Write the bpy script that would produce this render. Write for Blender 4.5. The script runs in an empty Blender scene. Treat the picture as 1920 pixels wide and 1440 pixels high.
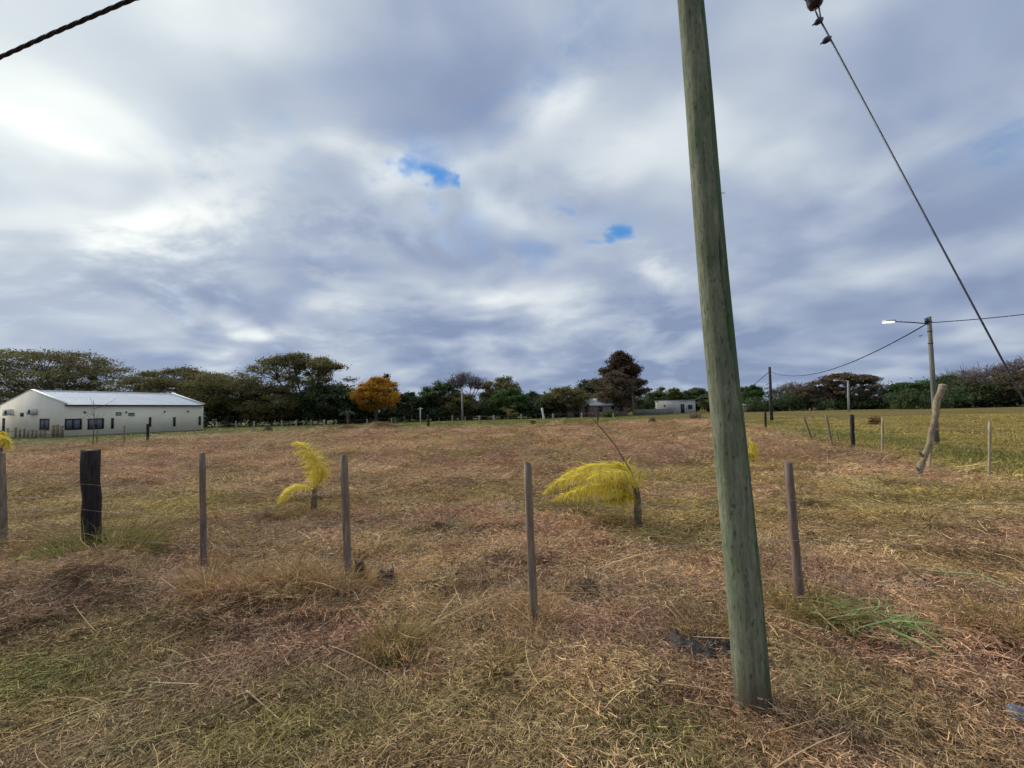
import bpy, math, random
import numpy as np
from mathutils import Vector, Matrix

R = math.radians
S = bpy.context.scene
COL = S.collection
rng = np.random.default_rng(7)
random.seed(7)

# ------------------------------------------------------------------ camera
F_PX, W_PX, H_PX = 850.0, 1920.0, 1440.0
PITCH, ROLL, CAM_H = R(3.37), R(1.5), 1.6
CP = Vector((0, 0, CAM_H))
fw = Vector((0, math.cos(PITCH), math.sin(PITCH)))
up0 = Vector((0, -math.sin(PITCH), math.cos(PITCH)))
rt0 = Vector((1, 0, 0))
UPV = up0 * math.cos(ROLL) + rt0 * math.sin(ROLL)
RTV = rt0 * math.cos(ROLL) - up0 * math.sin(ROLL)
cam_d = bpy.data.cameras.new('camera')
cam = bpy.data.objects.new('camera', cam_d)
COL.objects.link(cam)
m = Matrix((RTV, UPV, -fw)).transposed().to_4x4()
m.translation = CP
cam.matrix_world = m
cam_d.sensor_width = 36
cam_d.lens = F_PX / W_PX * 36
cam_d.clip_start = 0.05
cam_d.clip_end = 6000
S.camera = cam

def ray(px, py):
    return fw + RTV * ((px - W_PX / 2) / F_PX) + UPV * ((H_PX / 2 - py) / F_PX)
def pt(px, py, Y):
    r = ray(px, py)
    return CP + r * (Y / r.y)
def gp(px, py, z=0.0):
    r = ray(px, py)
    return CP + r * ((z - CAM_H) / r.z)
def px_m(Y):
    return Y / F_PX                     # metres for one photograph pixel at depth Y

# ------------------------------------------------------------------ light
SUN_AZ, SUN_EL = R(-52), R(30)          # azimuth from +Y towards +X
sun_dir = Vector((math.sin(SUN_AZ) * math.cos(SUN_EL), math.cos(SUN_AZ) * math.cos(SUN_EL), math.sin(SUN_EL)))
sd = bpy.data.lights.new('sun', 'SUN')
sd.energy = 1.5
sd.angle = R(32)
sd.color = (1.0, 0.94, 0.86)
sun = bpy.data.objects.new('sun', sd)
COL.objects.link(sun)
sun.rotation_euler = (-sun_dir).to_track_quat('-Z', 'Y').to_euler()

S.view_settings.view_transform = 'Standard'
S.view_settings.look = 'None'
S.view_settings.gamma = 1
S.view_settings.use_curve_mapping = False
S.view_settings.exposure = 1.08
S.cycles.use_adaptive_sampling = True
S.cycles.adaptive_threshold = 0.02
S.cycles.adaptive_min_samples = 12
S.cycles.max_bounces = 4
S.cycles.diffuse_bounces = 2
S.cycles.glossy_bounces = 2
S.cycles.transmission_bounces = 4

# node helpers
class NT:
    def __init__(s, tree):
        s.t = tree; s.n = tree.nodes; s.l = tree.links
    def add(s, typ, **kw):
        nd = s.n.new(typ)
        for k, v in kw.items(): setattr(nd, k, v)
        return nd
    def put(s, sock, v):
        if hasattr(v, 'is_output'): s.l.new(v, sock)
        elif v is not None:
            try: sock.default_value = v
            except Exception: sock.default_value = (*v, 1.0)
    def math(s, op, a, b=None, c=None, clamp=False):
        nd = s.add('ShaderNodeMath', operation=op, use_clamp=clamp)
        s.put(nd.inputs[0], a)
        if b is not None: s.put(nd.inputs[1], b)
        if c is not None: s.put(nd.inputs[2], c)
        return nd.outputs[0]
    def vmath(s, op, a, b=None):
        nd = s.add('ShaderNodeVectorMath', operation=op)
        s.put(nd.inputs[0], a)
        if b is not None: s.put(nd.inputs[1], b)
        return nd.outputs['Value'] if op in ('DOT_PRODUCT', 'LENGTH', 'DISTANCE') else nd.outputs[0]
    def mix(s, f, a, b, mode='MIX'):
        nd = s.add('ShaderNodeMix', data_type='RGBA', blend_type=mode)
        s.put(nd.inputs[0], f); s.put(nd.inputs[6], a); s.put(nd.inputs[7], b)
        return nd.outputs[2]
    def noise(s, vec, scale, detail=4, rough=0.5, dist=0.0, dim='3D'):
        nd = s.add('ShaderNodeTexNoise', noise_dimensions=dim)
        if vec is not None: s.l.new(vec, nd.inputs['Vector'])
        nd.inputs['Scale'].default_value = scale
        nd.inputs['Detail'].default_value = detail
        nd.inputs['Roughness'].default_value = rough
        nd.inputs['Distortion'].default_value = dist
        return nd.outputs['Fac']
    def ramp(s, f, stops, interp='LINEAR'):
        nd = s.add('ShaderNodeValToRGB')
        nd.color_ramp.interpolation = interp
        e = nd.color_ramp.elements
        while len(e) < len(stops): e.new(0.5)
        for i, (p, c) in enumerate(stops):
            e[i].position = p; e[i].color = (*c, 1) if len(c) == 3 else c
        s.l.new(f, nd.inputs[0])
        return nd.outputs[0]
    def maprange(s, v, a, b, c=0.0, d=1.0, smooth=False):
        nd = s.add('ShaderNodeMapRange')
        if smooth: nd.interpolation_type = 'SMOOTHSTEP'
        s.put(nd.inputs[0], v)
        for i, q in enumerate((a, b, c, d)): nd.inputs[i + 1].default_value = q
        return nd.outputs[0]

# ------------------------------------------------------------------ world: sky seen through a broken cloud deck
world = bpy.data.worlds.new('World')
S.world = world
world.use_nodes = True
w = NT(world.node_tree)
w.n.clear()
sky = w.add('ShaderNodeTexSky', sky_type='NISHITA')
sky.sun_disc = False
sky.sun_elevation = SUN_EL
sky.sun_rotation = SUN_AZ
sky.air_density = 1.1; sky.dust_density = 0.1; sky.ozone_density = 5.0
SKY_OFF = (11.3, 4.2, 0.0)
tc = w.add('ShaderNodeTexCoord')
d = tc.outputs['Generated']
sep = w.add('ShaderNodeSeparateXYZ'); w.l.new(d, sep.inputs[0])
dz = w.math('MAXIMUM', sep.outputs[2], 0.0)
den = w.math('ADD', dz, 0.26)
cmb = w.add('ShaderNodeCombineXYZ')
w.put(cmb.inputs[0], w.math('DIVIDE', sep.outputs[0], den))
w.put(cmb.inputs[1], w.math('DIVIDE', sep.outputs[1], den))
uv = cmb.outputs[0]
warp_n = w.add('ShaderNodeTexNoise'); w.l.new(uv, warp_n.inputs['Vector']); warp_n.inputs['Scale'].default_value = 1.3; warp_n.inputs['Detail'].default_value = 1.5
wsub = w.vmath('SUBTRACT', warp_n.outputs['Color'], (0.5, 0.5, 0.5))
wscl = w.add('ShaderNodeVectorMath', operation='SCALE'); w.l.new(wsub, wscl.inputs[0]); wscl.inputs['Scale'].default_value = 0.38
uvw = w.vmath('ADD', uv, wscl.outputs[0])
uvo = w.vmath('ADD', uvw, SKY_OFF)
n_big = w.noise(uvo, 1.5, 1.0, 0.4)
n_mid = w.noise(uvo, 2.9, 2.0, 0.45)
n_fine = w.noise(uvo, 9.0, 3.5, 0.55)
sunv = tuple(sun_dir)
sdot = w.math('MAXIMUM', w.vmath('DOT_PRODUCT', d, sunv), 0.0)
glow = w.math('POWER', sdot, 5.0)
glow2 = w.math('POWER', sdot, 26.0)
# openings in the deck
hcmb = w.add('ShaderNodeCombineXYZ'); w.put(hcmb.inputs[0], w.math('MULTIPLY', w.math('SUBTRACT', n_fine, 0.5), 0.20)); w.put(hcmb.inputs[1], w.math('MULTIPLY', w.math('SUBTRACT', n_mid, 0.5), 0.22))
uvh = w.vmath('MULTIPLY', w.vmath('ADD', uv, hcmb.outputs[0]), (1, 1, 0))
def hole(px, py, rx, amp):
    r = ray(px, py).normalized()
    c = Vector((r.x / (r.z + 0.26), r.y / (r.z + 0.26), 0))
    dist = w.vmath('DISTANCE', uvh, tuple(c))
    return w.math('MULTIPLY', w.maprange(dist, 0.0, rx, 1.0, 0.0, True), amp)
hs = None
for q in ((780, 322, 0.085, 0.75), (815, 334, 0.09, 1.1), (845, 348, 0.06, 0.95), (1172, 426, 0.095, 1.1), (1140, 438, 0.08, 0.95), (1108, 447, 0.06, 0.6), (1060, 388, 0.075, 0.55), (1000, 475, 0.24, 0.30),
          (812, 305, 0.17, 0.42), (1150, 415, 0.17, 0.36), (1025, 165, 0.14, 0.42), (1110, 30, 0.18, 0.42), (990, 205, 0.11, 0.32), (905, 270, 0.14, 0.28), (1900, 270, 0.25, 0.42), (880, 430, 0.28, 0.25)):
    h_ = hole(*q)
    hs = h_ if hs is None else w.math('MAXIMUM', hs, h_)
# the larger billows and shaded hollows of the deck, each at its bearing
fw_ = w.add('ShaderNodeCombineXYZ')
w.put(fw_.inputs[0], w.math('MULTIPLY', w.math('SUBTRACT', n_mid, 0.5), 0.42)); w.put(fw_.inputs[1], w.math('MULTIPLY', w.math('SUBTRACT', n_big, 0.5), 0.3)); w.put(fw_.inputs[2], w.math('MULTIPLY', w.math('SUBTRACT', n_fine, 0.5), 0.22))
dwp = w.vmath('MULTIPLY', w.vmath('ADD', d, fw_.outputs[0]), (1.0, 1.0, 1.7))
feat = None
for (px, py, rp, amp) in ((1090, 270, 200, 0.22), (1240, 440, 150, 0.20), (1020, 540, 150, 0.12), (700, 385, 150, 0.30), (90, 450, 140, 0.22), (30, 265, 110, 0.16), (300, 400, 150, 0.26), (450, 370, 140, 0.26), (590, 590, 150, 0.2), (950, 610, 150, 0.12), (310, 560, 120, 0.12),
                          (600, 430, 150, -0.30), (800, 190, 160, -0.12), (640, 90, 220, -0.05), (440, 480, 150, -0.10), (190, 530, 140, -0.26), (370, 610, 150, -0.26), (780, 640, 160, -0.2), (1230, 680, 180, -0.2), (910, 450, 150, -0.12), (60, 340, 100, -0.22), (1700, 480, 260, -0.10)):
    r = ray(px, py).normalized()
    dist = w.vmath('DISTANCE', dwp, (r.x, r.y, r.z * 1.7))
    f_ = w.maprange(dist, 0.0, rp / F_PX * 1.35, amp, 0.0, True)
    feat = f_ if feat is None else w.math('ADD', feat, f_)
b = w.math('ADD', w.math('MULTIPLY', n_big, 0.34), w.math('MULTIPLY', n_mid, 0.50))
b = w.math('ADD', b, w.math('MULTIPLY', n_fine, 0.07))
b = w.maprange(b, 0.345, 0.635, 0.16, 0.80, True)
b = w.math('ADD', b, feat)
b = w.math('ADD', b, w.math('MULTIPLY', glow, 0.24))
b = w.math('ADD', b, w.maprange(dz, 0.0, 0.25, -0.20, -0.05))
b = w.math('ADD', b, w.maprange(hs, 0.05, 0.35, 0.0, 0.14))       # thin sunlit edges round each opening
cloud = w.ramp(b, [(p_, tuple(0.60 * v_ for v_ in c_)) for p_, c_ in [(0.0, (0.195, 0.25, 0.375)), (0.28, (0.295, 0.35, 0.46)), (0.52, (0.39, 0.445, 0.525)), (0.76, (0.56, 0.605, 0.645)), (1.0, (0.75, 0.78, 0.76))]])
cl_g = w.mix(w.math('MULTIPLY', glow2, 0.28), cloud, (0.72, 0.75, 0.66))
hole_f = w.math('ADD', hs, w.math('MULTIPLY', w.math('SUBTRACT', n_fine, 0.5), 0.95))
hole_f = w.maprange(hole_f, 0.0, 1.12, 0.0, 1.0, True)
hsv = w.add('ShaderNodeHueSaturation'); w.l.new(sky.outputs[0], hsv.inputs['Color']); hsv.inputs['Saturation'].default_value = 1.18
skyc = w.mix(1.0, hsv.outputs[0], (0.066, 0.066, 0.066), 'MULTIPLY')
final = w.mix(hole_f, cl_g, skyc)
bg = w.add('ShaderNodeBackground')
world.cycles.sampling_method = 'MANUAL'; world.cycles.sample_map_resolution = 256
w.l.new(final, bg.inputs[0]); bg.inputs[1].default_value = 1.0
wo = w.add('ShaderNodeOutputWorld'); w.l.new(bg.outputs[0], wo.inputs[0])

# ------------------------------------------------------------------ mesh helpers
class MB:
    def __init__(s): s.V = []; s.F = []; s.sh = []; s.n = 0
    def add(s, V, F, shade=0.5):
        V = np.asarray(V, float).reshape(-1, 3)
        if isinstance(F, np.ndarray): 
            s.F.append(F + s.n); nf = len(F)
        else:
            for k in (3, 4):
                g = [f for f in F if len(f) == k]
                if g: s.F.append(np.array(g) + s.n)
            for f in F:
                if len(f) > 4: s.F.append(np.array([f]) + s.n)
            nf = len(F)
        s.sh.append(np.full(nf, shade) if np.isscalar(shade) else np.asarray(shade))
        s.V.append(V); s.n += len(V); return s
    def box(s, x0, x1, y0, y1, z0, z1, shade=0.5):
        V = [(x, y, z) for z in (z0, z1) for y in (y0, y1) for x in (x0, x1)]
        return s.add(V, [(0, 2, 3, 1), (4, 5, 7, 6), (0, 1, 5, 4), (2, 6, 7, 3), (0, 4, 6, 2), (1, 3, 7, 5)], shade)
    def tube(s, P, rad, sides=8, cap=True, shade=0.5):
        V, F = tube(P, rad, sides, cap)
        return s.add(V, F, shade)
    def mesh(s, name, smooth=False):
        me = bpy.data.meshes.new(name)
        V = np.concatenate(s.V)
        me.vertices.add(len(V)); me.vertices.foreach_set('co', V.astype(np.float32).ravel())
        loops = np.concatenate([f.ravel() for f in s.F]).astype(np.int32)
        tot = np.concatenate([np.full(len(f), f.shape[1]) for f in s.F]).astype(np.int32)
        st = np.concatenate([[0], np.cumsum(tot)[:-1]]).astype(np.int32)
        me.loops.add(len(loops)); me.loops.foreach_set('vertex_index', loops)
        me.polygons.add(len(tot)); me.polygons.foreach_set('loop_start', st); me.polygons.foreach_set('loop_total', tot)
        if smooth: me.polygons.foreach_set('use_smooth', np.ones(len(tot), bool))
        me.update(calc_edges=True)
        at = me.attributes.new('shade', 'FLOAT', 'FACE')
        at.data.foreach_set('value', np.concatenate(s.sh).astype(np.float32)[:len(tot)])
        me.validate()
        return me
    def build(s, name, mat, parent=None, smooth=False):
        me = s.mesh(name, smooth)
        me.materials.append(mat)
        o = bpy.data.objects.new(name, me); COL.objects.link(o)
        if parent: o.parent = parent
        return o

def tube(P, rad, sides=8, cap=True):
    P = [Vector(p) for p in P]; n = len(P)
    if np.isscalar(rad): rad = [rad] * n
    V = []; F = []
    prev = None
    for i, p in enumerate(P):
        t = (P[min(i + 1, n - 1)] - P[max(i - 1, 0)])
        t = t.normalized() if t.length > 1e-9 else Vector((0, 0, 1))
        ref = prev if prev is not None else (Vector((1, 0, 0)) if abs(t.x) < 0.9 else Vector((0, 1, 0)))
        a = (ref - t * ref.dot(t)).normalized(); prev = a
        bb = t.cross(a)
        for k in range(sides):
            an = 2 * math.pi * k / sides
            V.append(p + (a * math.cos(an) + bb * math.sin(an)) * rad[i])
    for i in range(n - 1):
        for k in range(sides):
            k2 = (k + 1) % sides
            F.append((i * sides + k, i * sides + k2, (i + 1) * sides + k2, (i + 1) * sides + k))
    if cap:
        c0 = len(V); V.append(P[0]); V.append(P[-1])
        for k in range(sides):
            k2 = (k + 1) % sides
            F.append((c0, k2, k)); F.append((c0 + 1, (n - 1) * sides + k, (n - 1) * sides + k2))
    return np.array([tuple(v) for v in V]), F

def blades(P, az, L, e0, e1, wid, segs=3, daz=0.0, roll=0.0, taper=0.25):
    """thin curved strips: start points P, azimuth, length, start and end elevation"""
    P = np.asarray(P, float).reshape(-1, 3); N = len(P)
    f = lambda v: np.broadcast_to(np.asarray(v, float), (N,)).copy()
    az, L, e0, e1, wid, daz, roll = map(f, (az, L, e0, e1, wid, daz, roll))
    pos = P.copy(); out = []
    for k in range(segs + 1):
        t = k / segs
        a = az + daz * t; e = e0 + (e1 - e0) * t
        dr = np.stack([np.cos(a) * np.cos(e), np.sin(a) * np.cos(e), np.sin(e)], 1)
        if k: pos = pos + dr * (L / segs)[:, None]
        side = np.stack([-np.sin(a), np.cos(a), np.zeros(N)], 1)
        upv = np.cross(dr, side)
        sv = side * np.cos(roll)[:, None] + upv * np.sin(roll)[:, None]
        hw = wid * 0.5 * (1 - (1 - taper) * t ** 1.5)
        out.append(pos - sv * hw[:, None]); out.append(pos + sv * hw[:, None])
    V = np.stack(out, 1).reshape(-1, 3)
    m_ = 2 * (segs + 1)
    base = (np.arange(N) * m_)[:, None, None]
    q = np.array([(2 * k, 2 * k + 1, 2 * k + 3, 2 * k + 2) for k in range(segs)])[None]
    return V, (base + q).reshape(-1, 4)

def tag(o, label=None, cat=None, group=None, kind=None):
    if label: o['label'] = label
    if cat: o['category'] = cat
    if group: o['group'] = group
    if kind: o['kind'] = kind
    return o
def thing(name, label, cat, loc=(0, 0, 0), rz=0, group=None):
    o = bpy.data.objects.new(name, None); COL.objects.link(o)
    o.empty_display_size = 0.2
    o.location = loc; o.rotation_euler = (0, 0, rz)
    return tag(o, label, cat, group)

# numpy value noise
_perm = np.random.default_rng(3).random((256, 256))
def vn(x, y):
    x = np.asarray(x, float); y = np.asarray(y, float)
    xi = np.floor(x).astype(int); yi = np.floor(y).astype(int)
    fx = x - xi; fy = y - yi
    fx = fx * fx * (3 - 2 * fx); fy = fy * fy * (3 - 2 * fy)
    g = lambda a, b_: _perm[a & 255, b_ & 255]
    return (g(xi, yi) * (1 - fx) + g(xi + 1, yi) * fx) * (1 - fy) + (g(xi, yi + 1) * (1 - fx) + g(xi + 1, yi + 1) * fx) * fy
def fbm(x, y, o=4):
    s = 0; a = 0.5; t = 0
    for i in range(o):
        s = s + a * vn(x * 2 ** i + 17.3 * i, y * 2 ** i + 9.1 * i); t += a; a *= 0.5
    return s / t
def sstep(a, b_, v):
    t = np.clip((v - a) / (b_ - a), 0, 1); return t * t * (3 - 2 * t)

# ------------------------------------------------------------------ materials
def new_mat(name):
    mt = bpy.data.materials.new(name); mt.use_nodes = True
    n = NT(mt.node_tree); n.n.clear()
    out = n.add('ShaderNodeOutputMaterial'); bs = n.add('ShaderNodeBsdfPrincipled')
    n.l.new(bs.outputs[0], out.inputs[0])
    return mt, n, bs
def simple(name, c, rough=0.7, var=0.25, scale=8.0, metal=0.0, bump=0.0, stretch=(1, 1, 1), c2=None, spec=0.3):
    mt, n, bs = new_mat(name)
    tcn = n.add('ShaderNodeTexCoord'); mp = n.add('ShaderNodeMapping')
    n.l.new(tcn.outputs['Object'], mp.inputs[0]); mp.inputs['Scale'].default_value = stretch
    nz = n.noise(mp.outputs[0], scale, 6, 0.6)
    lo = c2 if c2 else tuple(v * (1 - var) for v in c)
    hi = c if c2 else tuple(min(v * (1 + var), 1) for v in c)
    col = n.ramp(nz, [(0.32, lo), (0.68, hi)])
    n.l.new(col, bs.inputs['Base Color'])
    bs.inputs['Roughness'].default_value = rough; bs.inputs['Metallic'].default_value = metal
    bs.inputs['Specular IOR Level'].default_value = spec
    if bump:
        bp = n.add('ShaderNodeBump'); bp.inputs['Strength'].default_value = bump; bp.inputs['Distance'].default_value = 0.01
        n.l.new(nz, bp.inputs['Height']); n.l.new(bp.outputs[0], bs.inputs['Normal'])
    return mt
def leafmat(name, dark, light, third=None, gain=1.0):
    dark, light = (tuple(v * gain for v in q) for q in (dark, light)); third = tuple(v * gain for v in third) if third else None
    mt, n, bs = new_mat(name)
    at = n.add('ShaderNodeAttribute', attribute_name='shade')
    stops = [(0.0, dark), (0.7, light), (1.0, third or light)]
    lc = n.ramp(at.outputs['Fac'], stops)
    n.l.new(lc, bs.inputs['Base Color'])
    bs.inputs['Roughness'].default_value = 0.75
    bs.inputs['Specular IOR Level'].default_value = 0.15
    tl = n.add('ShaderNodeBsdfTranslucent'); n.l.new(lc, tl.inputs[0])
    ms = n.add('ShaderNodeMixShader'); ms.inputs[0].default_value = 0.35
    n.l.new(bs.outputs[0], ms.inputs[1]); n.l.new(tl.outputs[0], ms.inputs[2])
    n.l.new(ms.outputs[0], [q for q in n.n if q.type == 'OUTPUT_MATERIAL'][0].inputs[0])
    return mt
M = {}
M['bark'] = simple('bark', (0.11, 0.09, 0.075), 0.9, 0.35, 3)
M['bark_grey'] = simple('bark_grey', (0.16, 0.13, 0.125), 0.9, 0.3, 3)
M['wall'] = simple('painted_wall', (0.87, 0.81, 0.65), 0.85, 0.05, 0.6)
M['trim'] = simple('trim', (0.82, 0.82, 0.76), 0.8, 0.05, 0.6)
M['dark_metal'] = simple('dark_metal', (0.04, 0.045, 0.05), 0.5, 0.2, 4)
M['roof'] = simple('roof_sheet', (0.50, 0.57, 0.62), 0.65, 0.07, 0.5, 0.0)
M['white'] = simple('white_plastic', (0.7, 0.7, 0.68), 0.5, 0.08, 6)
M['curtain'] = simple('curtain', (0.16, 0.17, 0.2), 0.9, 0.2, 4, stretch=(6, 6, 0.3))
mt, n, bs = new_mat('window_glass'); bs.inputs['Base Color'].default_value = (0.03, 0.035, 0.045, 1); bs.inputs['Roughness'].default_value = 0.12
M['glass'] = mt
M['post_grey'] = simple('weathered_wood', (0.225, 0.175, 0.125), 0.9, 0.4, 6, stretch=(6, 6, 0.6), bump=0.6)
M['post_grey2'] = simple('weathered_wood_brown', (0.20, 0.145, 0.112), 0.9, 0.4, 6, stretch=(6, 6, 0.5), bump=0.6)
M['post_black'] = simple('tarred_wood', (0.05, 0.042, 0.038), 0.85, 0.5, 9, stretch=(5, 5, 0.4), bump=1.0, c2=(0.010, 0.008, 0.008))
M['post_pale'] = simple('pale_wood', (0.36, 0.30, 0.19), 0.9, 0.25, 6, stretch=(5, 5, 0.6))
M['post_far'] = simple('bleached_wood', (0.34, 0.32, 0.27), 0.9, 0.25, 3)
M['post_dark'] = simple('dark_wood', (0.05, 0.04, 0.032), 0.9, 0.4, 6, stretch=(5, 5, 0.6))
M['log'] = simple('lichen_log', (0.42, 0.36, 0.22), 0.95, 0.3, 7, stretch=(2, 2, 1), c2=(0.16, 0.12, 0.10), bump=0.8)
M['wire'] = simple('fence_wire', (0.30, 0.25, 0.19), 0.7, 0.2, 20)
M['cable'] = simple('black_cable', (0.012, 0.012, 0.014), 0.6, 0.2, 20)
M['steel'] = simple('galvanised_steel', (0.10, 0.11, 0.13), 0.45, 0.2, 20, metal=0.5)
M['insulator'] = simple('brown_porcelain', (0.014, 0.009, 0.009), 0.35, 0.2, 10, spec=0.5)
M['black_plastic'] = simple('black_plastic', (0.02, 0.02, 0.024), 0.35, 0.3, 10, spec=0.5)
M['grey_plastic'] = simple('dusty_plastic', (0.045, 0.04, 0.036), 0.7, 0.6, 18, spec=0.25)
M['brick'] = simple('brick', (0.26, 0.165, 0.14), 0.9, 0.35, 2.5)
M['old_white'] = simple('old_whitewash', (0.52, 0.52, 0.50), 0.9, 0.18, 1.2)
M['tin'] = simple('tin_roof', (0.55, 0.57, 0.58), 0.5, 0.15, 1.0, 0.2)
M['block'] = simple('cement_block', (0.20, 0.21, 0.18), 0.9, 0.2, 1.0)

# ------------------------------------------------------------------ ground
def poly_y(pix):
    P = sorted([(gp(*p).x, gp(*p).y) for p in pix])
    return np.array([p[0] for p in P]), np.array([p[1] for p in P])
FARX, FARY = poly_y([(0, 838), (120, 834), (260, 826), (380, 818), (500, 811), (640, 805), (740, 803), (960, 797), (1110, 793), (1250, 788)])
RX_pts = [gp(*p) for p in [(1360, 788), (1400, 803), (1470, 815), (1560, 833), (1640, 848), (1740, 868), (1850, 888), (1919, 900)]]
RYs = np.array(sorted([p.y for p in RX_pts])); RXs = np.array([p.x for p in sorted(RX_pts, key=lambda q: q.y)])
def fields(x, y):
    """0..1 masks of the cut hayfield, green verge strip, right pasture"""
    j = (fbm(x * 0.25, y * 0.25, 3) - 0.5)
    ye = np.interp(x, FARX, FARY) * 0.90
    far = sstep(-2.0, 2.5, y - ye + j * 5)
    xe = np.interp(y, RYs, RXs)
    right = sstep(-0.9, 0.9, x - xe + j * 3.0) * sstep(5, 7, y)
    far = far * (1 - sstep(0, 4, x - np.interp(y, RYs, RXs)))
    return far, right
def height(x, y):
    x = np.asarray(x, float); y = np.asarray(y, float)
    dist = np.sqrt(x * x + y * y)
    far, right = fields(x, y)
    fld = 1 - 0.8 * np.maximum(far, right)
    h = (fbm(x * 0.7, y * 0.9, 3) - 0.5) * (0.10 - 0.06 * sstep(4.0, 3.0, y)) + (fbm(x * 2.6 + 40, y * 3.4, 3) - 0.5) * 0.11 + (vn(x * 6.5 + 7, y * 8.0 + 3) - 0.5) * 0.028 * sstep(12, 6, y)
    h += (fbm(x * 0.12 + 11, y * 0.12, 2) - 0.5) * 0.15
    clump = np.clip(fbm(x * 1.5 + 80, y * 2.2 + 30, 3) - 0.52, 0, 1) * (0.36 - 0.26 * sstep(4.0, 3.0, y))
    h = (h + clump) * fld
    # windrow along the front fence, left half
    ry = 3.75 - 0.13 * (x + 1.5)
    h += 0.20 * np.exp(-((y - ry) / 0.35) ** 2) * sstep(-0.9, -2.0, x) * (0.5 + fbm(x * 1.3, y, 2))
    h += 0.07 * np.exp(-((y - (3.1 - 0.08 * (x - 2))) / 0.22) ** 2) * sstep(1.4, 2.2, x)
    return h * sstep(400, 60, dist)
def ground_col(x, y):
    """albedo of what covers the ground"""
    far, right = fields(x, y)
    n1 = fbm(x * 0.45, y * 0.6, 4)[..., None]; n2 = fbm(x * 1.7 + 5, y * 2.1, 4)[..., None]; n3 = fbm(x * 0.16 + 60, y * 0.2 + 3, 3)[..., None]
    hay = np.array([0.59, 0.395, 0.205]); red = np.array([0.545, 0.32, 0.195]); olive = np.array([0.49, 0.37, 0.14])
    grn = np.array([0.235, 0.24, 0.058]); gold = np.array([0.46, 0.35, 0.11]); umb = np.array([0.46, 0.305, 0.185])
    c = hay * 1.0
    c = c + (red - c) * sstep(0.48, 0.62, n2)
    c = c + (olive - c) * sstep(0.50, 0.68, n1) * (0.22 + 0.50 * sstep(3.5, 6, y)[..., None])
    c = c + (umb - c) * sstep(0.52, 0.66, fbm(x * 1.1 + 90, y * 1.3 + 9, 3)[..., None]) * 0.7
    # mid field turns olive between about 6 m and 11 m
    mid = (sstep(5, 6.5, y) * sstep(14, 9, y))[..., None] * 0.75
    c = c + (olive - c) * mid * sstep(0.34, 0.56, n1)
    # green grass showing through on the verge near the camera
    def blob(px, py, r):
        p = gp(px, py); return np.exp(-(((x - p.x) / r) ** 2 + ((y - p.y) / (r * 0.7)) ** 2))
    gb = blob(30, 1290, 0.75) + 0.9 * blob(480, 1400, 0.6) + 0.75 * blob(1250, 1420, 0.5) + 0.5 * blob(800, 1380, 0.6) + 0.4 * blob(1600, 1300, 0.35) + 0.5 * blob(200, 1010, 0.8)
    gb = np.clip(gb * 1.15 * (0.4 + 1.2 * fbm(x * 3, y * 3, 3)), 0, 1)[..., None]
    c = c + (grn * 1.0 - c) * gb * 0.75
    fg = grn * np.array([1.0, 1.0, 1.0]) * (0.8 + 0.5 * n1)
    fg = fg + (gold - fg) * sstep(0.5, 0.7, n2) * 0.5
    c = c + (fg - c) * far[..., None]
    xe = np.interp(y, RYs, RXs)
    off = (x - xe)
    band = np.exp(-((off - 2.6) / 1.7) ** 2)[..., None] * 0.6
    rg = gold + (grn - gold) * np.clip(band + sstep(0.5, 0.72, n1) * 0.4, 0, 1)
    c = c + (rg - c) * right[..., None]
    return np.clip(c * (0.8 + 0.4 * n3), 0.01, 1)

def graded(a0, a1, step, far, grow):
    core = list(np.arange(a0, a1 + 1e-6, step))
    hi = []; v = a1; s_ = step
    while v < far: s_ *= grow; v += s_; hi.append(v)
    lo = []; v = a0; s_ = step
    while v > -far: s_ *= grow; v -= s_; lo.append(v)
    return np.array(lo[::-1] + core + hi)
gx = graded(-7, 7, 0.055, 2500, 1.045); gy = graded(0.5, 8, 0.055, 2500, 1.04)
GX, GY = np.meshgrid(gx, gy)
GZ = height(GX, GY)
nx, ny = len(gx), len(gy)
idx = np.arange(nx * ny).reshape(ny, nx)
GF = np.stack([idx[:-1, :-1], idx[:-1, 1:], idx[1:, 1:], idx[1:, :-1]], -1).reshape(-1, 4)
gm = MB().add(np.stack([GX, GY, GZ], -1).reshape(-1, 3), GF)
mt, n, bs = new_mat('ground_cover')
at = n.add('ShaderNodeAttribute', attribute_name='cover')
geo = n.add('ShaderNodeNewGeometry')
f1 = n.noise(geo.outputs['Position'], 60.0, 6, 0.75)
mp = n.add('ShaderNodeMapping'); n.l.new(geo.outputs['Position'], mp.inputs[0]); mp.inputs['Scale'].default_value = (1.0, 1.9, 1.0)
f2 = n.noise(mp.outputs[0], 3.2, 5, 0.65)
k = n.math('MULTIPLY', n.maprange(f1, 0.35, 0.65, 0.4, 1.7), n.maprange(f2, 0.3, 0.7, 0.72, 1.25))
cc = n.add('ShaderNodeCombineXYZ'); 
for i in range(3): n.l.new(k, cc.inputs[i])
n.l.new(n.mix(1.0, at.outputs['Color'], cc.outputs[0], 'MULTIPLY'), bs.inputs['Base Color'])
bs.inputs['Roughness'].default_value = 0.95; bs.inputs['Specular IOR Level'].default_value = 0.1
bp = n.add('ShaderNodeBump'); bp.inputs['Strength'].default_value = 0.9; bp.inputs['Distance'].default_value = 0.05
n.l.new(f1, bp.inputs['Height']); n.l.new(bp.outputs[0], bs.inputs['Normal'])
M['ground'] = mt
ground = gm.build('ground', M['ground'], None, True)
tag(ground, kind='structure')
GC = ground_col(GX.ravel(), GY.ravel())
ca = ground.data.attributes.new('cover', 'FLOAT_COLOR', 'POINT')
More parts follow.
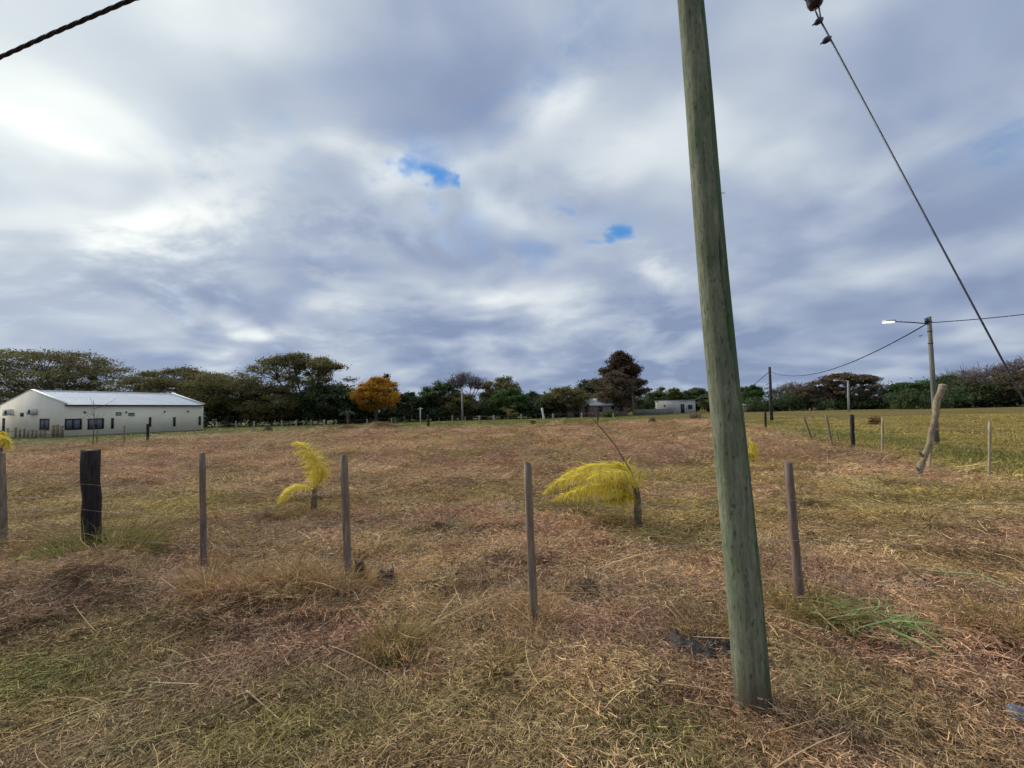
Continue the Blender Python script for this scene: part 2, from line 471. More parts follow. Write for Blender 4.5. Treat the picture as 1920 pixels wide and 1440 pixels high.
ca.data.foreach_set('color', np.concatenate([GC * 0.42, np.ones((len(GC), 1))], 1).astype(np.float32).ravel())  # colour dimmed to paint shadow into the gaps below the straw
def hz(x, y): return float(height(np.array([x]), np.array([y]))[0])

# ---- loose straw and stubble scattered over it (real blades, instanced)
mt, n, bs = new_mat('straw')
at = n.add('ShaderNodeAttribute', attribute_name='shade')
ai = n.add('ShaderNodeAttribute', attribute_name='icol', attribute_type='INSTANCER')
tone = n.ramp(at.outputs['Fac'], [(0.0, (0.28, 0.26, 0.24)), (0.5, (0.9, 0.9, 0.9)), (0.84, (1.35, 1.33, 1.28)), (1.0, (1.9, 1.95, 1.95))])
n.l.new(n.mix(1.0, ai.outputs['Color'], tone, 'MULTIPLY'), bs.inputs['Base Color'])
bs.inputs['Roughness'].default_value = 0.8; bs.inputs['Specular IOR Level'].default_value = 0.12
M['straw'] = mt
proto_col = bpy.data.collections.new('straw_sources')
def proto(name, V, F, shade):
    me = MB().add(V, F, shade).mesh(name); me.materials.append(M['straw'])
    o = bpy.data.objects.new(name, me); proto_col.objects.link(o); return o
NV = 10
for v in range(NV):
    N = 420
    r = 0.33 * np.sqrt(rng.random(N)); a = rng.random(N) * 6.283
    P = np.stack([r * np.cos(a), r * np.sin(a), rng.random(N) ** 2 * 0.045 + 0.002], 1)
    base_az = rng.random() * 6.283
    az = base_az + rng.normal(0, 1.1, N)
    L = rng.uniform(0.02, 0.095, N); L[:9] *= 3.2
    e0 = rng.normal(0.12, 0.22, N); e1 = rng.normal(-0.10, 0.28, N)
    up_ = rng.random(N) < 0.16
    e0[up_] = rng.uniform(0.5, 1.3, up_.sum()); L[up_] *= 0.45
    V, Fq = blades(P, az, L, e0, e1, rng.uniform(0.0020, 0.0042, N), 3, rng.normal(0, 0.4, N), rng.normal(0, 0.6, N))
    proto('straw_%02d' % v, V, Fq, np.repeat(rng.random(N), 3))
for v in range(4):        # stubble / short living grass
    N = 150
    r = 0.26 * np.sqrt(rng.random(N)); a = rng.random(N) * 6.283
    P = np.stack([r * np.cos(a), r * np.sin(a), np.zeros(N)], 1)
    L = rng.uniform(0.03, 0.10, N)
    V, Fq = blades(P, rng.random(N) * 6.283, L, rng.uniform(0.5, 1.45, N), rng.uniform(-0.2, 0.9, N), rng.uniform(0.0028, 0.005, N), 3, rng.normal(0, 0.5, N))
    proto('stubble_%02d' % v, V, Fq, np.repeat(rng.random(N), 3))

for v in range(4):        # raked-together hay clumps (names sort after stubble)
    N = 190
    a = rng.random(N) * 6.283; t = np.sqrt(rng.random(N))
    P = np.stack([np.cos(a) * 0.26 * t, np.sin(a) * 0.15 * t, 0.10 * (1 - t ** 2) * rng.uniform(0.3, 1.0, N)], 1)
    V, Fq = blades(P, rng.random(N) * 6.283, rng.uniform(0.06, 0.22, N), rng.uniform(-0.3, 0.9, N), rng.uniform(-0.9, 0.2, N), rng.uniform(0.004, 0.009, N), 3, rng.normal(0, 0.6, N), rng.normal(0, 0.6, N))
    proto('tangle_%02d' % v, V, Fq, np.repeat(rng.random(N), 3))
for v in range(4):        # a few long loose stalks
    N = 7
    P = np.stack([rng.uniform(-0.3, 0.3, N), rng.uniform(-0.3, 0.3, N), rng.uniform(0.03, 0.07, N)], 1)
    V, Fq = blades(P, rng.normal(0, 0.7, N), rng.uniform(0.22, 0.6, N), rng.normal(0.06, 0.1, N), rng.normal(-0.1, 0.12, N), rng.uniform(0.003, 0.0055, N), 5, rng.normal(0, 0.5, N), rng.normal(0, 0.4, N), 0.5)
    proto('wisp_%02d' % v, V, Fq, np.repeat(rng.uniform(0.6, 1.0, N), 5))
gt = bpy.data.node_groups.new('scatter_straw', 'GeometryNodeTree')
gt.interface.new_socket('Geometry', in_out='INPUT', socket_type='NodeSocketGeometry')
gt.interface.new_socket('Geometry', in_out='OUTPUT', socket_type='NodeSocketGeometry')
gi = gt.nodes.new('NodeGroupInput'); go = gt.nodes.new('NodeGroupOutput')
ci = gt.nodes.new('GeometryNodeCollectionInfo'); ci.inputs['Collection'].default_value = proto_col
ci.inputs['Separate Children'].default_value = True; ci.inputs['Reset Children'].default_value = True
iop = gt.nodes.new('GeometryNodeInstanceOnPoints'); iop.inputs['Pick Instance'].default_value = True
def named(nm, ty):
    q = gt.nodes.new('GeometryNodeInputNamedAttribute'); q.data_type = ty; q.inputs['Name'].default_value = nm
    return [o for o in q.outputs if o.enabled and o.name == 'Attribute'][0]
gt.links.new(gi.outputs[0], iop.inputs['Points'])
gt.links.new(ci.outputs[0], iop.inputs['Instance'])
gt.links.new(named('pick', 'INT'), iop.inputs['Instance Index'])
gt.links.new(named('rot', 'FLOAT_VECTOR'), iop.inputs['Rotation'])
gt.links.new(named('scl', 'FLOAT_VECTOR'), iop.inputs['Scale'])
gt.links.new(iop.outputs[0], go.inputs[0])

def scatter(name, label, x, y, scl, pick, colr, zs=None, dz=0.0):
    N = len(x)
    z = height(x, y) + dz
    me = bpy.data.meshes.new(name); me.vertices.add(N)
    me.vertices.foreach_set('co', np.stack([x, y, z], 1).astype(np.float32).ravel())
    e = 0.06
    sx = np.arctan((height(x, y + e) - height(x, y - e)) / (2 * e)) * 0.8
    sy = -np.arctan((height(x + e, y) - height(x - e, y)) / (2 * e)) * 0.8
    rz_ = rng.random(N) * 6.283
    # tilt is applied in the turned frame: rotate the slope into it
    tx = sx * np.cos(rz_) + sy * np.sin(rz_); ty = -sx * np.sin(rz_) + sy * np.cos(rz_)
    rot = np.stack([sx, sy, rz_], 1)
    zs = scl if zs is None else zs
    for nm, ty_, arr, key in (('rot', 'FLOAT_VECTOR', rot, 'vector'), ('scl', 'FLOAT_VECTOR', np.stack([scl, scl, zs], 1), 'vector')):
        me.attributes.new(nm, ty_, 'POINT').data.foreach_set(key, arr.astype(np.float32).ravel())
    me.attributes.new('pick', 'INT', 'POINT').data.foreach_set('value', pick.astype(np.int32))
    me.attributes.new('icol', 'FLOAT_COLOR', 'POINT').data.foreach_set('color', np.concatenate([colr, np.ones((N, 1))], 1).astype(np.float32).ravel())
    me.materials.append(M['straw'])
    o = bpy.data.objects.new(name, me); COL.objects.link(o)
    md = o.modifiers.new('scatter', 'NODES'); md.node_group = gt
    return tag(o, label, 'grass', kind='stuff')

def zone(x0, x1, y0, y1, n_):
    st = math.sqrt((x1 - x0) * (y1 - y0) / n_)
    x, y = np.meshgrid(np.arange(x0, x1, st), np.arange(y0, y1, st))
    x = x.ravel() + rng.uniform(-0.55, 0.55, x.size) * st; y = y.ravel() + rng.uniform(-0.55, 0.55, y.size) * st
    k_ = np.abs(x) < (y * 1.35 + 3.0)
    return x[k_], y[k_]
xs = []; ys = []; sc = []
for (x0, x1, y0, y1, n_, s0) in ((-9, 9, 0.9, 4.5, 2300, 0.85), (-14, 14, 4.5, 9, 2000, 1.2), (-26, 22, 9, 18, 2600, 1.8), (-48, 30, 18, 34, 2800, 2.8), (-70, 34, 34, 60, 3000, 4.0)):
    x, y = zone(x0, x1, y0, y1, n_)
    xs.append(x); ys.append(y); sc.append(s0 * rng.uniform(0.7, 1.25, len(x)))
x = np.concatenate(xs); y = np.concatenate(ys); s_ = np.concatenate(sc)
far, right = fields(x, y)
keep = rng.random(len(x)) > np.maximum(far, right) * 0.93
x, y, s_ = x[keep], y[keep], s_[keep]
colr = ground_col(x, y) * rng.uniform(0.62, 1.5, (len(x), 1)) * (1 + rng.normal(0, 0.05, (len(x), 3)))
g_ = (colr[:, 1] / colr[:, 0])
stub = (rng.random(len(x)) < 0.12 + 0.8 * sstep(0.85, 1.05, g_))
pick = np.where(stub, NV + rng.integers(0, 4, len(x)), rng.integers(0, NV, len(x)))
# collection children sort by name: straw_00.. then stubble_00..
scatter('cut_hay', 'brown cut hay and stubble lying across the fenced field', x, y, s_, pick, np.clip(colr, 0.01, 1), zs=np.minimum(s_, 1.9) * rng.uniform(0.6, 1.5, len(x)), dz=0.024)
xs = []; ys = []; sc = []
for (x0, x1, y0, y1, n_, s0) in ((-12, 9, 1.8, 9, 420, 0.75), (-26, 18, 9, 22, 2000, 1.15), (-60, 30, 22, 55, 3600, 1.7)):
    x, y = zone(x0, x1, y0, y1, n_); xs.append(x); ys.append(y); sc.append(s0 * rng.uniform(0.5, 1.4, len(x)))
x = np.concatenate(xs); y = np.concatenate(ys); s_ = np.concatenate(sc)
far, right = fields(x, y)
keep = rng.random(len(x)) > np.maximum(far, right) * 0.97
x, y, s_ = x[keep], y[keep], s_[keep]
colr = ground_col(x, y) * rng.uniform(0.7, 1.2, (len(x), 1))
scatter('hay_tangles', 'small raked clumps of brown hay dotted over the field', x, y, s_, NV + 4 + rng.integers(0, 4, len(x)), np.clip(colr, 0.01, 1), dz=-0.02)
x, y = zone(-9, 9, 1.2, 7.5, 520)
scatter('loose_stalks', 'long loose straw stalks strewn over the near hay', x, y, rng.uniform(0.6, 1.2, len(x)), NV + 8 + rng.integers(0, 4, len(x)), np.clip(ground_col(x, y) * rng.uniform(0.8, 1.2, (len(x), 1)), 0, 1))
# short grass on the pasture right of the side fence and on the strip before the trees
xs = []; ys = []; sc = []
for (x0, x1, y0, y1, n_, s0) in ((4, 30, 7, 20, 2200, 1.5), (8, 60, 20, 45, 2600, 3.0), (-75, 20, 26, 80, 4200, 3.6)):
    x, y = zone(x0, x1, y0, y1, n_); xs.append(x); ys.append(y); sc.append(s0 * rng.uniform(0.6, 1.3, len(x)))
x = np.concatenate(xs); y = np.concatenate(ys); s_ = np.concatenate(sc)
far, right = fields(x, y)
keep = np.maximum(far, right) > rng.random(len(x))
x, y, s_ = x[keep], y[keep], s_[keep]
colr = ground_col(x, y) * rng.uniform(0.8, 1.3, (len(x), 1))
scatter('pasture_grass', 'short green grass beyond the brown hayfield', x, y, s_, NV + rng.integers(0, 4, len(x)), np.clip(colr, 0.01, 1), zs=np.minimum(s_, 1.6))

# ------------------------------------------------------------------ trees
LM = {
 'olive': leafmat('leaf_olive', (0.030, 0.032, 0.013), (0.110, 0.098, 0.040), (0.19, 0.17, 0.08), 2.3),
 'dark': leafmat('leaf_dark', (0.016, 0.026, 0.012), (0.060, 0.078, 0.034), (0.12, 0.14, 0.07), 2.2),
 'green': leafmat('leaf_green', (0.020, 0.040, 0.012), (0.072, 0.115, 0.034), (0.14, 0.19, 0.07), 1.9),
 'brownish': leafmat('leaf_brownish', (0.036, 0.030, 0.020), (0.115, 0.088, 0.055), (0.18, 0.14, 0.09), 2.0),
 'pale': leafmat('leaf_pale', (0.04, 0.055, 0.032), (0.12, 0.14, 0.08), (0.2, 0.21, 0.14), 1.2),
 'orange': leafmat('leaf_orange', (0.30, 0.16, 0.025), (0.72, 0.37, 0.045), (0.82, 0.52, 0.08)),
 'rust': leafmat('leaf_rust', (0.024, 0.017, 0.011), (0.072, 0.048, 0.031), (0.13, 0.085, 0.055), 2.0),
 'yellowgreen': leafmat('leaf_yellowgreen', (0.04, 0.055, 0.012), (0.14, 0.16, 0.03), (0.26, 0.25, 0.05)),
 'rustbush': leafmat('leaf_rustbush', (0.10, 0.035, 0.012), (0.24, 0.09, 0.03), (0.3, 0.14, 0.05)),
}
def leaves(mb, C, rad, per, size, r_, flat=0.5, bias=0.0):
    """leaf-sized quads round cluster centres C with radii rad (n,3)"""
    n_ = len(C); N = n_ * per
    g = r_.normal(0, 0.5, (n_, per, 3))
    P = (C[:, None, :] + g * rad[:, None, :]).reshape(-1, 3)
    nrm = r_.normal(0, 1, (N, 3)); nrm[:, 2] = np.abs(nrm[:, 2]) + flat
    nrm /= np.linalg.norm(nrm, axis=1)[:, None]
    t = np.cross(nrm, r_.normal(0, 1, (N, 3))); t /= np.linalg.norm(t, axis=1)[:, None] + 1e-9
    bvec = np.cross(nrm, t)
    s_ = size * r_.uniform(0.5, 1.4, N)
    V = np.stack([P - t * s_[:, None], P - bvec * (s_ * 0.45)[:, None], P + t * s_[:, None], P + bvec * (s_ * 0.45)[:, None]], 1).reshape(-1, 3)
    Fq = np.arange(N * 4).reshape(-1, 4)
    csh = np.repeat(r_.uniform(-0.22, 0.22, n_), per)
    sh = np.clip(0.18 + r_.random(N) * 0.5 + csh + bias, 0, 1)
    mb.add(V, Fq, sh)
def bez(a, c, b_, k):
    return [a * (1 - t) ** 2 + c * 2 * t * (1 - t) + b_ * t * t for t in [i / k for i in range(k + 1)]]
def tree(name, label, cx, wpx, ytop, Y, style, leaf, seed, dens=1.0, base_frac=0.3, bark='bark', group=None, size=None, cat='tree', low=None, fill=0.42):
    r_ = np.random.default_rng(seed)
    top = pt(cx, ytop, Y); Hh = top.z; Rw = wpx * 0.5 * px_m(Y); x0 = top.x
    root = thing(name, label, cat, (x0, Y, 0), 0, group)
    wood = MB(); crown = MB()
    sz = size or max(0.11, Y * 0.0023)
    z0 = Hh * base_frac
    trunk_r = max(0.06, 0.028 * Hh)
    nlimb = 6 if style != 'conifer' else 1
    if style == 'umbrella':
        nc = int(95 * dens)
        a = r_.random(nc) * 6.283; rr = np.sqrt(r_.random(nc))
        lob = 0.82 + 0.18 * np.sin(a * 3 + seed) + 0.10 * r_.normal(0, 1, nc)
        rr2 = rr * lob
        zz = Hh * (1 - (0.30 if low is None else low) * rr2 ** 2 - 0.06 * r_.random(nc) - np.where(r_.random(nc) < fill, r_.random(nc) * (0.30 + 0.25 * fill), 0)) - 0.03 * Hh
        C = np.stack([rr2 * Rw * np.cos(a), rr2 * Rw * np.sin(a) * 0.9, zz], 1)
        cr = np.stack([r_.uniform(0.10, 0.20, nc) * Rw, r_.uniform(0.10, 0.20, nc) * Rw, r_.uniform(0.025, 0.05, nc) * Hh], 1)
        per = 85
    elif style == 'round':
        nc = int(85 * dens)
        v = r_.normal(0, 1, (nc, 3)); v /= np.linalg.norm(v, axis=1)[:, None]
        rad = r_.uniform(0.45, 0.95, nc) ** 0.6
        bump = 1 + 0.16 * np.sin(v[:, 0] * 5 + seed) * np.cos(v[:, 2] * 4 + seed * 2) + r_.normal(0, 0.07, nc)
        zc = (Hh + z0) / 2; hh = (Hh - z0) / 2
        C = np.stack([v[:, 0] * Rw * rad * bump * 0.92, v[:, 1] * Rw * rad * bump * 0.9, zc + v[:, 2] * hh * rad * 0.93], 1)
        cr = np.stack([r_.uniform(0.16, 0.30, nc) * Rw] * 2 + [r_.uniform(0.10, 0.20, nc) * hh], 1)
        per = 90
    elif style == 'conifer':
        nc = int(120 * dens)
        t = r_.random(nc) ** 0.85
        a = np.floor(r_.random(nc) * 9) / 9 * 6.283 + t * 5
        prof = Rw * (1 - t ** 3.0) ** 0.85 * np.minimum(1, 0.6 + t * 1.6) * (0.8 + 0.2 * np.sin(t * 30))
        rr = r_.uniform(0.35, 1.0, nc)
        C = np.stack([np.cos(a) * prof * rr, np.sin(a) * prof * rr, z0 + (Hh - z0) * (t * 0.97) + 0.03 * Hh * rr], 1)
        cr = np.stack([r_.uniform(0.12, 0.20, nc) * Rw] * 2 + [r_.uniform(0.03, 0.055, nc) * Hh], 1)
        per = 80
    else:   # bare: only limbs and twigs
        nc = int(110 * dens)
        a = r_.random(nc) * 6.283; rr = np.sqrt(r_.random(nc)) * r_.uniform(0.75, 1.0, nc)
        zz = Hh * (1 - 0.35 * rr ** 2 - r_.random(nc) * 0.22)
        C = np.stack([rr * Rw * np.cos(a), rr * Rw * np.sin(a), zz], 1); per = 0
    # trunk and limbs
    lean = Vector((r_.normal(0, 0.05) * Hh, r_.normal(0, 0.05) * Hh, 0))
    fork = Vector((0, 0, Hh * (0.22 if style in ('umbrella', 'bare') else 0.35))) + lean
    if style == 'conifer':
        wood.tube([(0, 0, -0.2), (0, 0, Hh * 0.5), (0, 0, Hh * 0.97)], [trunk_r, trunk_r * 0.6, 0.03], 7)
        for c in C[::2]:
            wood.tube([Vector((0, 0, c[2] - 0.1)), Vector(c)], [0.07, 0.03], 4, False)
    else:
        wood.tube(bez(Vector((0, 0, -0.2)), Vector((0, 0, Hh * 0.1)), fork, 4), [trunk_r * (1.25 - 0.09 * i) for i in range(5)], 7)
        mids = []
        for i in range(nlimb):
            a = 6.283 * i / nlimb + r_.normal(0, 0.25)
            e = Vector((math.cos(a) * Rw * 0.42, math.sin(a) * Rw * 0.42, Hh * r_.uniform(0.52, 0.68)))
            ctl = fork + Vector((math.cos(a) * Rw * 0.18, math.sin(a) * Rw * 0.18, Hh * 0.12))
            P = bez(fork, ctl, e, 4)
            wood.tube(P, [trunk_r * (0.62 - 0.09 * k_) for k_ in range(5)], 5, False)
            mids.append(P)
        for c in C:
            cv = Vector(c)
            best = min((p for P in mids for p in P[2:]), key=lambda p: (p - cv).length)
            if cv.z < best.z: best = min((p for P in mids for p in P[1:3]), key=lambda p: (p - cv).length)
            ctl = best.lerp(cv, 0.5) + Vector((0, 0, 0.05 * Hh))
            wood.tube(bez(best, ctl, cv, 3), [trunk_r * q for q in (0.22, 0.16, 0.11, 0.06)], 4, False)
            if style == 'bare':
                for q in range(9):
                    dv = Vector(r_.normal(0, 1, 3)); dv.z = abs(dv.z) * 0.8 + 0.1; dv = dv.normalized() * Rw * r_.uniform(0.10, 0.26)
                    st = best.lerp(cv, r_.uniform(0.5, 1))
                    wood.tube([st, st + dv * 0.55 + Vector((0, 0, 0.1)), st + dv], [0.05, 0.035, 0.015], 3, False)
    wood.build('trunk', M[bark], root)
    if per:
        leaves(crown, C, cr, int(per * 2.2), sz, r_)
        crown.build('crown', LM[leaf], root)
    return root

# left wood behind the farm building
TG = 'trees along the far edge of the field'
tree('spreading_tree', 'broad dark flat-topped tree rising behind the white building, leftmost', 85, 330, 652, 84, 'umbrella', 'olive', 11, 2.3, group=TG, low=0.36, fill=0.75)
tree('spreading_tree', 'olive spreading tree over the right end of the white roof', 335, 215, 686, 92, 'umbrella', 'olive', 12, 1.9, group=TG, low=0.34, fill=0.7)
tree('broadleaf_tree', 'dense olive tree just right of the white building', 425, 150, 692, 86, 'round', 'olive', 13, 1.3, 0.12, group=TG)
tree('spreading_tree', 'tallest umbrella-shaped tree with open branches left of the orange tree', 562, 190, 662, 88, 'umbrella', 'olive', 21, 1.25, group=TG, low=0.26)
tree('broadleaf_tree', 'dark tree filling in beneath the tall umbrella-shaped tree', 610, 110, 712, 86, 'round', 'dark', 15, 1.2, 0.08, group=TG)
tree('broadleaf_tree', 'low dark tree left of the tall umbrella-shaped tree', 510, 120, 722, 84, 'round', 'olive', 16, 1.0, 0.08, group=TG)
tree('autumn_tree', 'orange autumn tree glowing among dark green trees', 706, 90, 706, 84, 'round', 'orange', 17, 1.0, 0.22, group=TG)
tree('broadleaf_tree', 'dark treetop peeking just above the orange autumn tree', 715, 60, 699, 92, 'round', 'dark', 18, 0.7, 0.3, group=TG)
tree('broadleaf_tree', 'small dark tree right beside the orange autumn tree', 768, 62, 735, 92, 'round', 'dark', 19, 0.8, 0.1, group=TG)
tree('broadleaf_tree', 'dark green tree left of the leafless crown, mid horizon', 826, 74, 712, 92, 'round', 'dark', 20, 1.0, 0.1, group=TG)
tree('bare_tree', 'leafless grey twiggy crown standing among green trees', 872, 112, 697, 100, 'bare', 'olive', 22, 1.2, bark='bark_grey', group=TG)
tree('broadleaf_tree', 'olive tree behind the tall concrete pole', 862, 78, 735, 90, 'round', 'olive', 23, 0.9, 0.08, group=TG)
tree('broadleaf_tree', 'green tree right of the leafless crown, taller of the pair', 940, 84, 704, 98, 'round', 'olive', 24, 1.0, 0.12, group=TG)
tree('broadleaf_tree', 'rounded bright dark-green tree in front of taller green tree', 955, 78, 727, 90, 'round', 'green', 25, 1.0, 0.06, group=TG)
tree('broadleaf_tree', 'pale grey far tree in the gap mid horizon', 998, 38, 734, 150, 'round', 'pale', 26, 0.6, 0.2, group=TG)
tree('broadleaf_tree', 'olive tree left of the brick house', 1058, 98, 722, 92, 'round', 'olive', 27, 1.1, 0.08, group=TG)
tree('broadleaf_tree', 'grey-green airy tree left of the tall reddish conifer', 1110, 62, 707, 106, 'round', 'pale', 28, 0.7, 0.3, group=TG)
tree('conifer_tree', 'tall reddish-brown conifer with a ragged pointed crown', 1162, 108, 663, 104, 'conifer', 'rust', 29, 2.6, 0.12, group=TG)
tree('broadleaf_tree', 'rounded brown-olive tree in front of the tall conifer', 1148, 84, 697, 94, 'round', 'brownish', 30, 1.2, 0.08, group=TG)
tree('broadleaf_tree', 'yellow-green tree behind the small white house', 1252, 74, 726, 125, 'round', 'yellowgreen', 31, 0.8, 0.12, group=TG)
tree('broadleaf_tree', 'dark tree at the right end of the small white house', 1302, 64, 727, 120, 'round', 'dark', 32, 0.8, 0.1, group=TG)
tree('broadleaf_tree', 'dark tree half hidden left of the near utility pole', 1345, 70, 733, 112, 'round', 'dark', 33, 0.8, 0.08, group=TG)
tree('broadleaf_tree', 'small green tree showing just right of the near utility pole', 1408, 46, 720, 104, 'round', 'green', 34, 0.7, 0.1, group=TG)
RG = 'trees along the far edge of the right pasture'
tree('bare_tree', 'grey half-bare tree behind the distant thin pole', 1482, 84, 718, 104, 'bare', 'brownish', 35, 0.9, bark='bark_grey', group=RG)
tree('broadleaf_tree', 'brown-leaved low tree right of the distant thin pole', 1520, 80, 722, 100, 'round', 'brownish', 36, 0.9, 0.08, group=RG)
tree('spreading_tree', 'brown-green flat-topped tree behind the distant street lamp', 1580, 140, 699, 98, 'umbrella', 'brownish', 37, 1.1, group=RG, low=0.34)
tree('bare_tree', 'small leafless shrub-like tree right of the distant street lamp', 1650, 56, 722, 96, 'bare', 'brownish', 38, 0.5, bark='bark_grey', group=RG)
tree('broadleaf_tree', 'dense green tree left of the lamp pole', 1708, 92, 712, 90, 'round', 'green', 39, 1.1, 0.04, group=RG)
tree('broadleaf_tree', 'dark green tree behind the lamp pole', 1775, 90, 704, 88, 'round', 'dark', 40, 1.1, 0.04, group=RG)
tree('bare_tree', 'brown-purple bare treetops right of the leaning log', 1840, 170, 690, 90, 'bare', 'brownish', 41, 1.3, bark='bark_grey', group=RG)
tree('broadleaf_tree', 'brownish dense tree below the bare treetops at right', 1845, 150, 706, 84, 'round', 'brownish', 42, 1.3, 0.03, group=RG)
tree('bare_tree', 'tallest leafless purple-grey tree at the right edge', 1925, 130, 668, 84, 'bare', 'brownish', 43, 1.3, bark='bark_grey', group=RG)
tree('broadleaf_tree', 'brown leafy tree at the right edge under the bare crown', 1935, 120, 690, 80, 'round', 'brownish', 44, 1.0, 0.03, group=RG)

# dark brush below the trees: one uncountable mass on each side
def brush(name, label, pts, leaf, seed, per=130):
    r_ = np.random.default_rng(seed); mb = MB(); C = []; cr = []
    for (px0, px1, Y, h0, h1, k_) in pts:
        for i in range(k_):
            X = pt(r_.uniform(px0, px1), 770, Y).x; yy = Y + r_.normal(0, 2.0)
            hgt = r_.uniform(h0, h1)
            C.append((X, yy, hgt * r_.uniform(0.3, 0.9))); cr.append((r_.uniform(0.9, 1.7), r_.uniform(0.9, 1.7), hgt * 0.45))
    leaves(mb, np.array(C), np.array(cr), per, 0.26, r_, 0.3, -0.08)
    o = mb.build(name, LM[leaf])
    return tag(o, label, 'bushes', kind='stuff')
brush('undergrowth', 'dark undergrowth below the trees of the far field edge', [(385, 680, 88, 2.5, 6.0, 190), (640, 800, 90, 1.5, 3.6, 80), (780, 1010, 92, 2.0, 4.0, 130), (1000, 1130, 95, 1.5, 4.0, 70), (1120, 1400, 122, 1.5, 4.5, 130), (-90, 330, 94, 3, 8.5, 170)], 'dark', 61)
brush('hedge_mass', 'green scrub along the far edge of the right pasture', [(1400, 1620, 98, 1.2, 3.4, 110), (1600, 1690, 94, 1.0, 2.6, 40), (1690, 1980, 82, 1.8, 4.2, 150)], 'dark', 62)
far_r = np.random.default_rng(63); mb = MB(); C = []; cr = []
for i in range(420):
    a = far_r.uniform(-1.25, 1.25); D = far_r.uniform(230, 300)
    C.append((D * math.sin(a), D * math.cos(a), far_r.uniform(1, 8))); cr.append((5, 5, 3.2))
leaves(mb, np.array(C), np.array(cr), 40, 0.75, far_r, 0.3)
tag(mb.build('distant_woodland', LM['dark']), 'dark distant wood closing the horizon behind the nearer trees', 'woodland', kind='stuff')

# small shrubs and saplings in the fields
def shrub(name, label, px, py, wpx, hpx, leaf, seed, per=60, nc=14, cat='shrub', size=None):
    g = gp(px, py); r_ = np.random.default_rng(seed); u = px_m(g.y)
    root = thing(name, label, cat, (g.x, g.y, hz(g.x, g.y)))
    Rw = wpx * u / 2; Hh = hpx * u
    v = r_.normal(0, 1, (nc, 3)); v /= np.linalg.norm(v, axis=1)[:, None]; v[:, 2] = np.abs(v[:, 2])
    C = v * np.array([Rw * 0.7, Rw * 0.7, Hh * 0.75]) * r_.uniform(0.4, 1, (nc, 1)); C[:, 2] += 0.08 * Hh
    cr = np.tile([Rw * 0.4, Rw * 0.4, Hh * 0.25], (nc, 1))
    mb = MB(); leaves(mb, C, cr, per, size or max(0.02, u * 1.3), r_, 0.3); mb.build('foliage', LM[leaf], root)
    st = MB()
    for c in C: st.tube([(0, 0, -0.05), Vector(c) * 0.5 + Vector((0, 0, 0.05)), Vector(c)], [0.02 + u * 0.2, 0.012 + u * 0.1, 0.005], 4, False)
    st.build('stems', M['bark'], root)
    return root
shrub('rust_shrub', 'rust-coloured round bush alone in the right pasture', 1640, 797, 24, 22, 'rustbush', 71)
shrub('dry_shrub', 'brown dry bush at the field edge left of the near utility pole', 1305, 790, 36, 22, 'brownish', 72)
shrub('dark_shrub', 'low dark bush on the grass right of the white building', 502, 811, 24, 16, 'dark', 73)
shrub('dry_shrub', 'small brown tuft-like bush on the far grass strip below conifer', 1222, 795, 18, 12, 'brownish', 74)
shrub('dark_shrub', 'dark bushes screening the right half of the brick house', 1142, 783, 44, 18, 'dark', 76, nc=30)
shrub('dry_shrub', 'small brown bush near the thin white leaning post', 1000, 797, 14, 10, 'brownish', 75)

def sapling(name, label, px, py, ytop, seed, nb=7, spread=0.3, leafy=None, cat='sapling'):
    g = gp(px, py); u = px_m(g.y); H_ = (py - ytop) * u
    r_ = np.random.default_rng(seed)
    root = thing(name, label, cat, (g.x, g.y, hz(g.x, g.y)))
    wd = MB(); wd.tube([(0, 0, -0.1), (0.02 * H_, 0, H_ * 0.5), (-0.01 * H_, 0, H_)], [0.012 * H_, 0.008 * H_, 0.003 * H_], 6)
    tips = []
    for i in range(nb):
        a = r_.random() * 6.283; z_ = H_ * r_.uniform(0.45, 0.9); L_ = H_ * spread * r_.uniform(0.6, 1.1)
        e = Vector((math.cos(a) * L_, math.sin(a) * L_, z_ + L_ * r_.uniform(0.2, 0.8)))
        wd.tube([Vector((0, 0, z_)), Vector((0, 0, z_)).lerp(e, 0.5) + Vector((0, 0, -0.03 * H_)), e], [0.005 * H_, 0.004 * H_, 0.002 * H_], 4, False); tips.append(e)
    wd.build('trunk', M['bark_grey'], root)
    if leafy:
        mb = MB(); C = np.array([tuple(t) for t in tips])
        leaves(mb, C, np.tile([H_ * 0.2, H_ * 0.2, H_ * 0.07], (len(C), 1)), 50, max(0.03, u * 1.2), r_); mb.build('crown', LM[leafy], root)
    return root
sapling('bare_sapling', 'thin leafless sapling in front of the white building windows', 174, 836, 750, 81, 12, 0.35)
sapling('young_tree', 'small dark flat-topped young tree on the far grass strip', 954, 798, 764, 82, 9, 0.42, 'olive')
sapling('bare_sapling', 'thin bare seedling left of the near utility pole', 1312, 826, 798, 83, 5, 0.3)

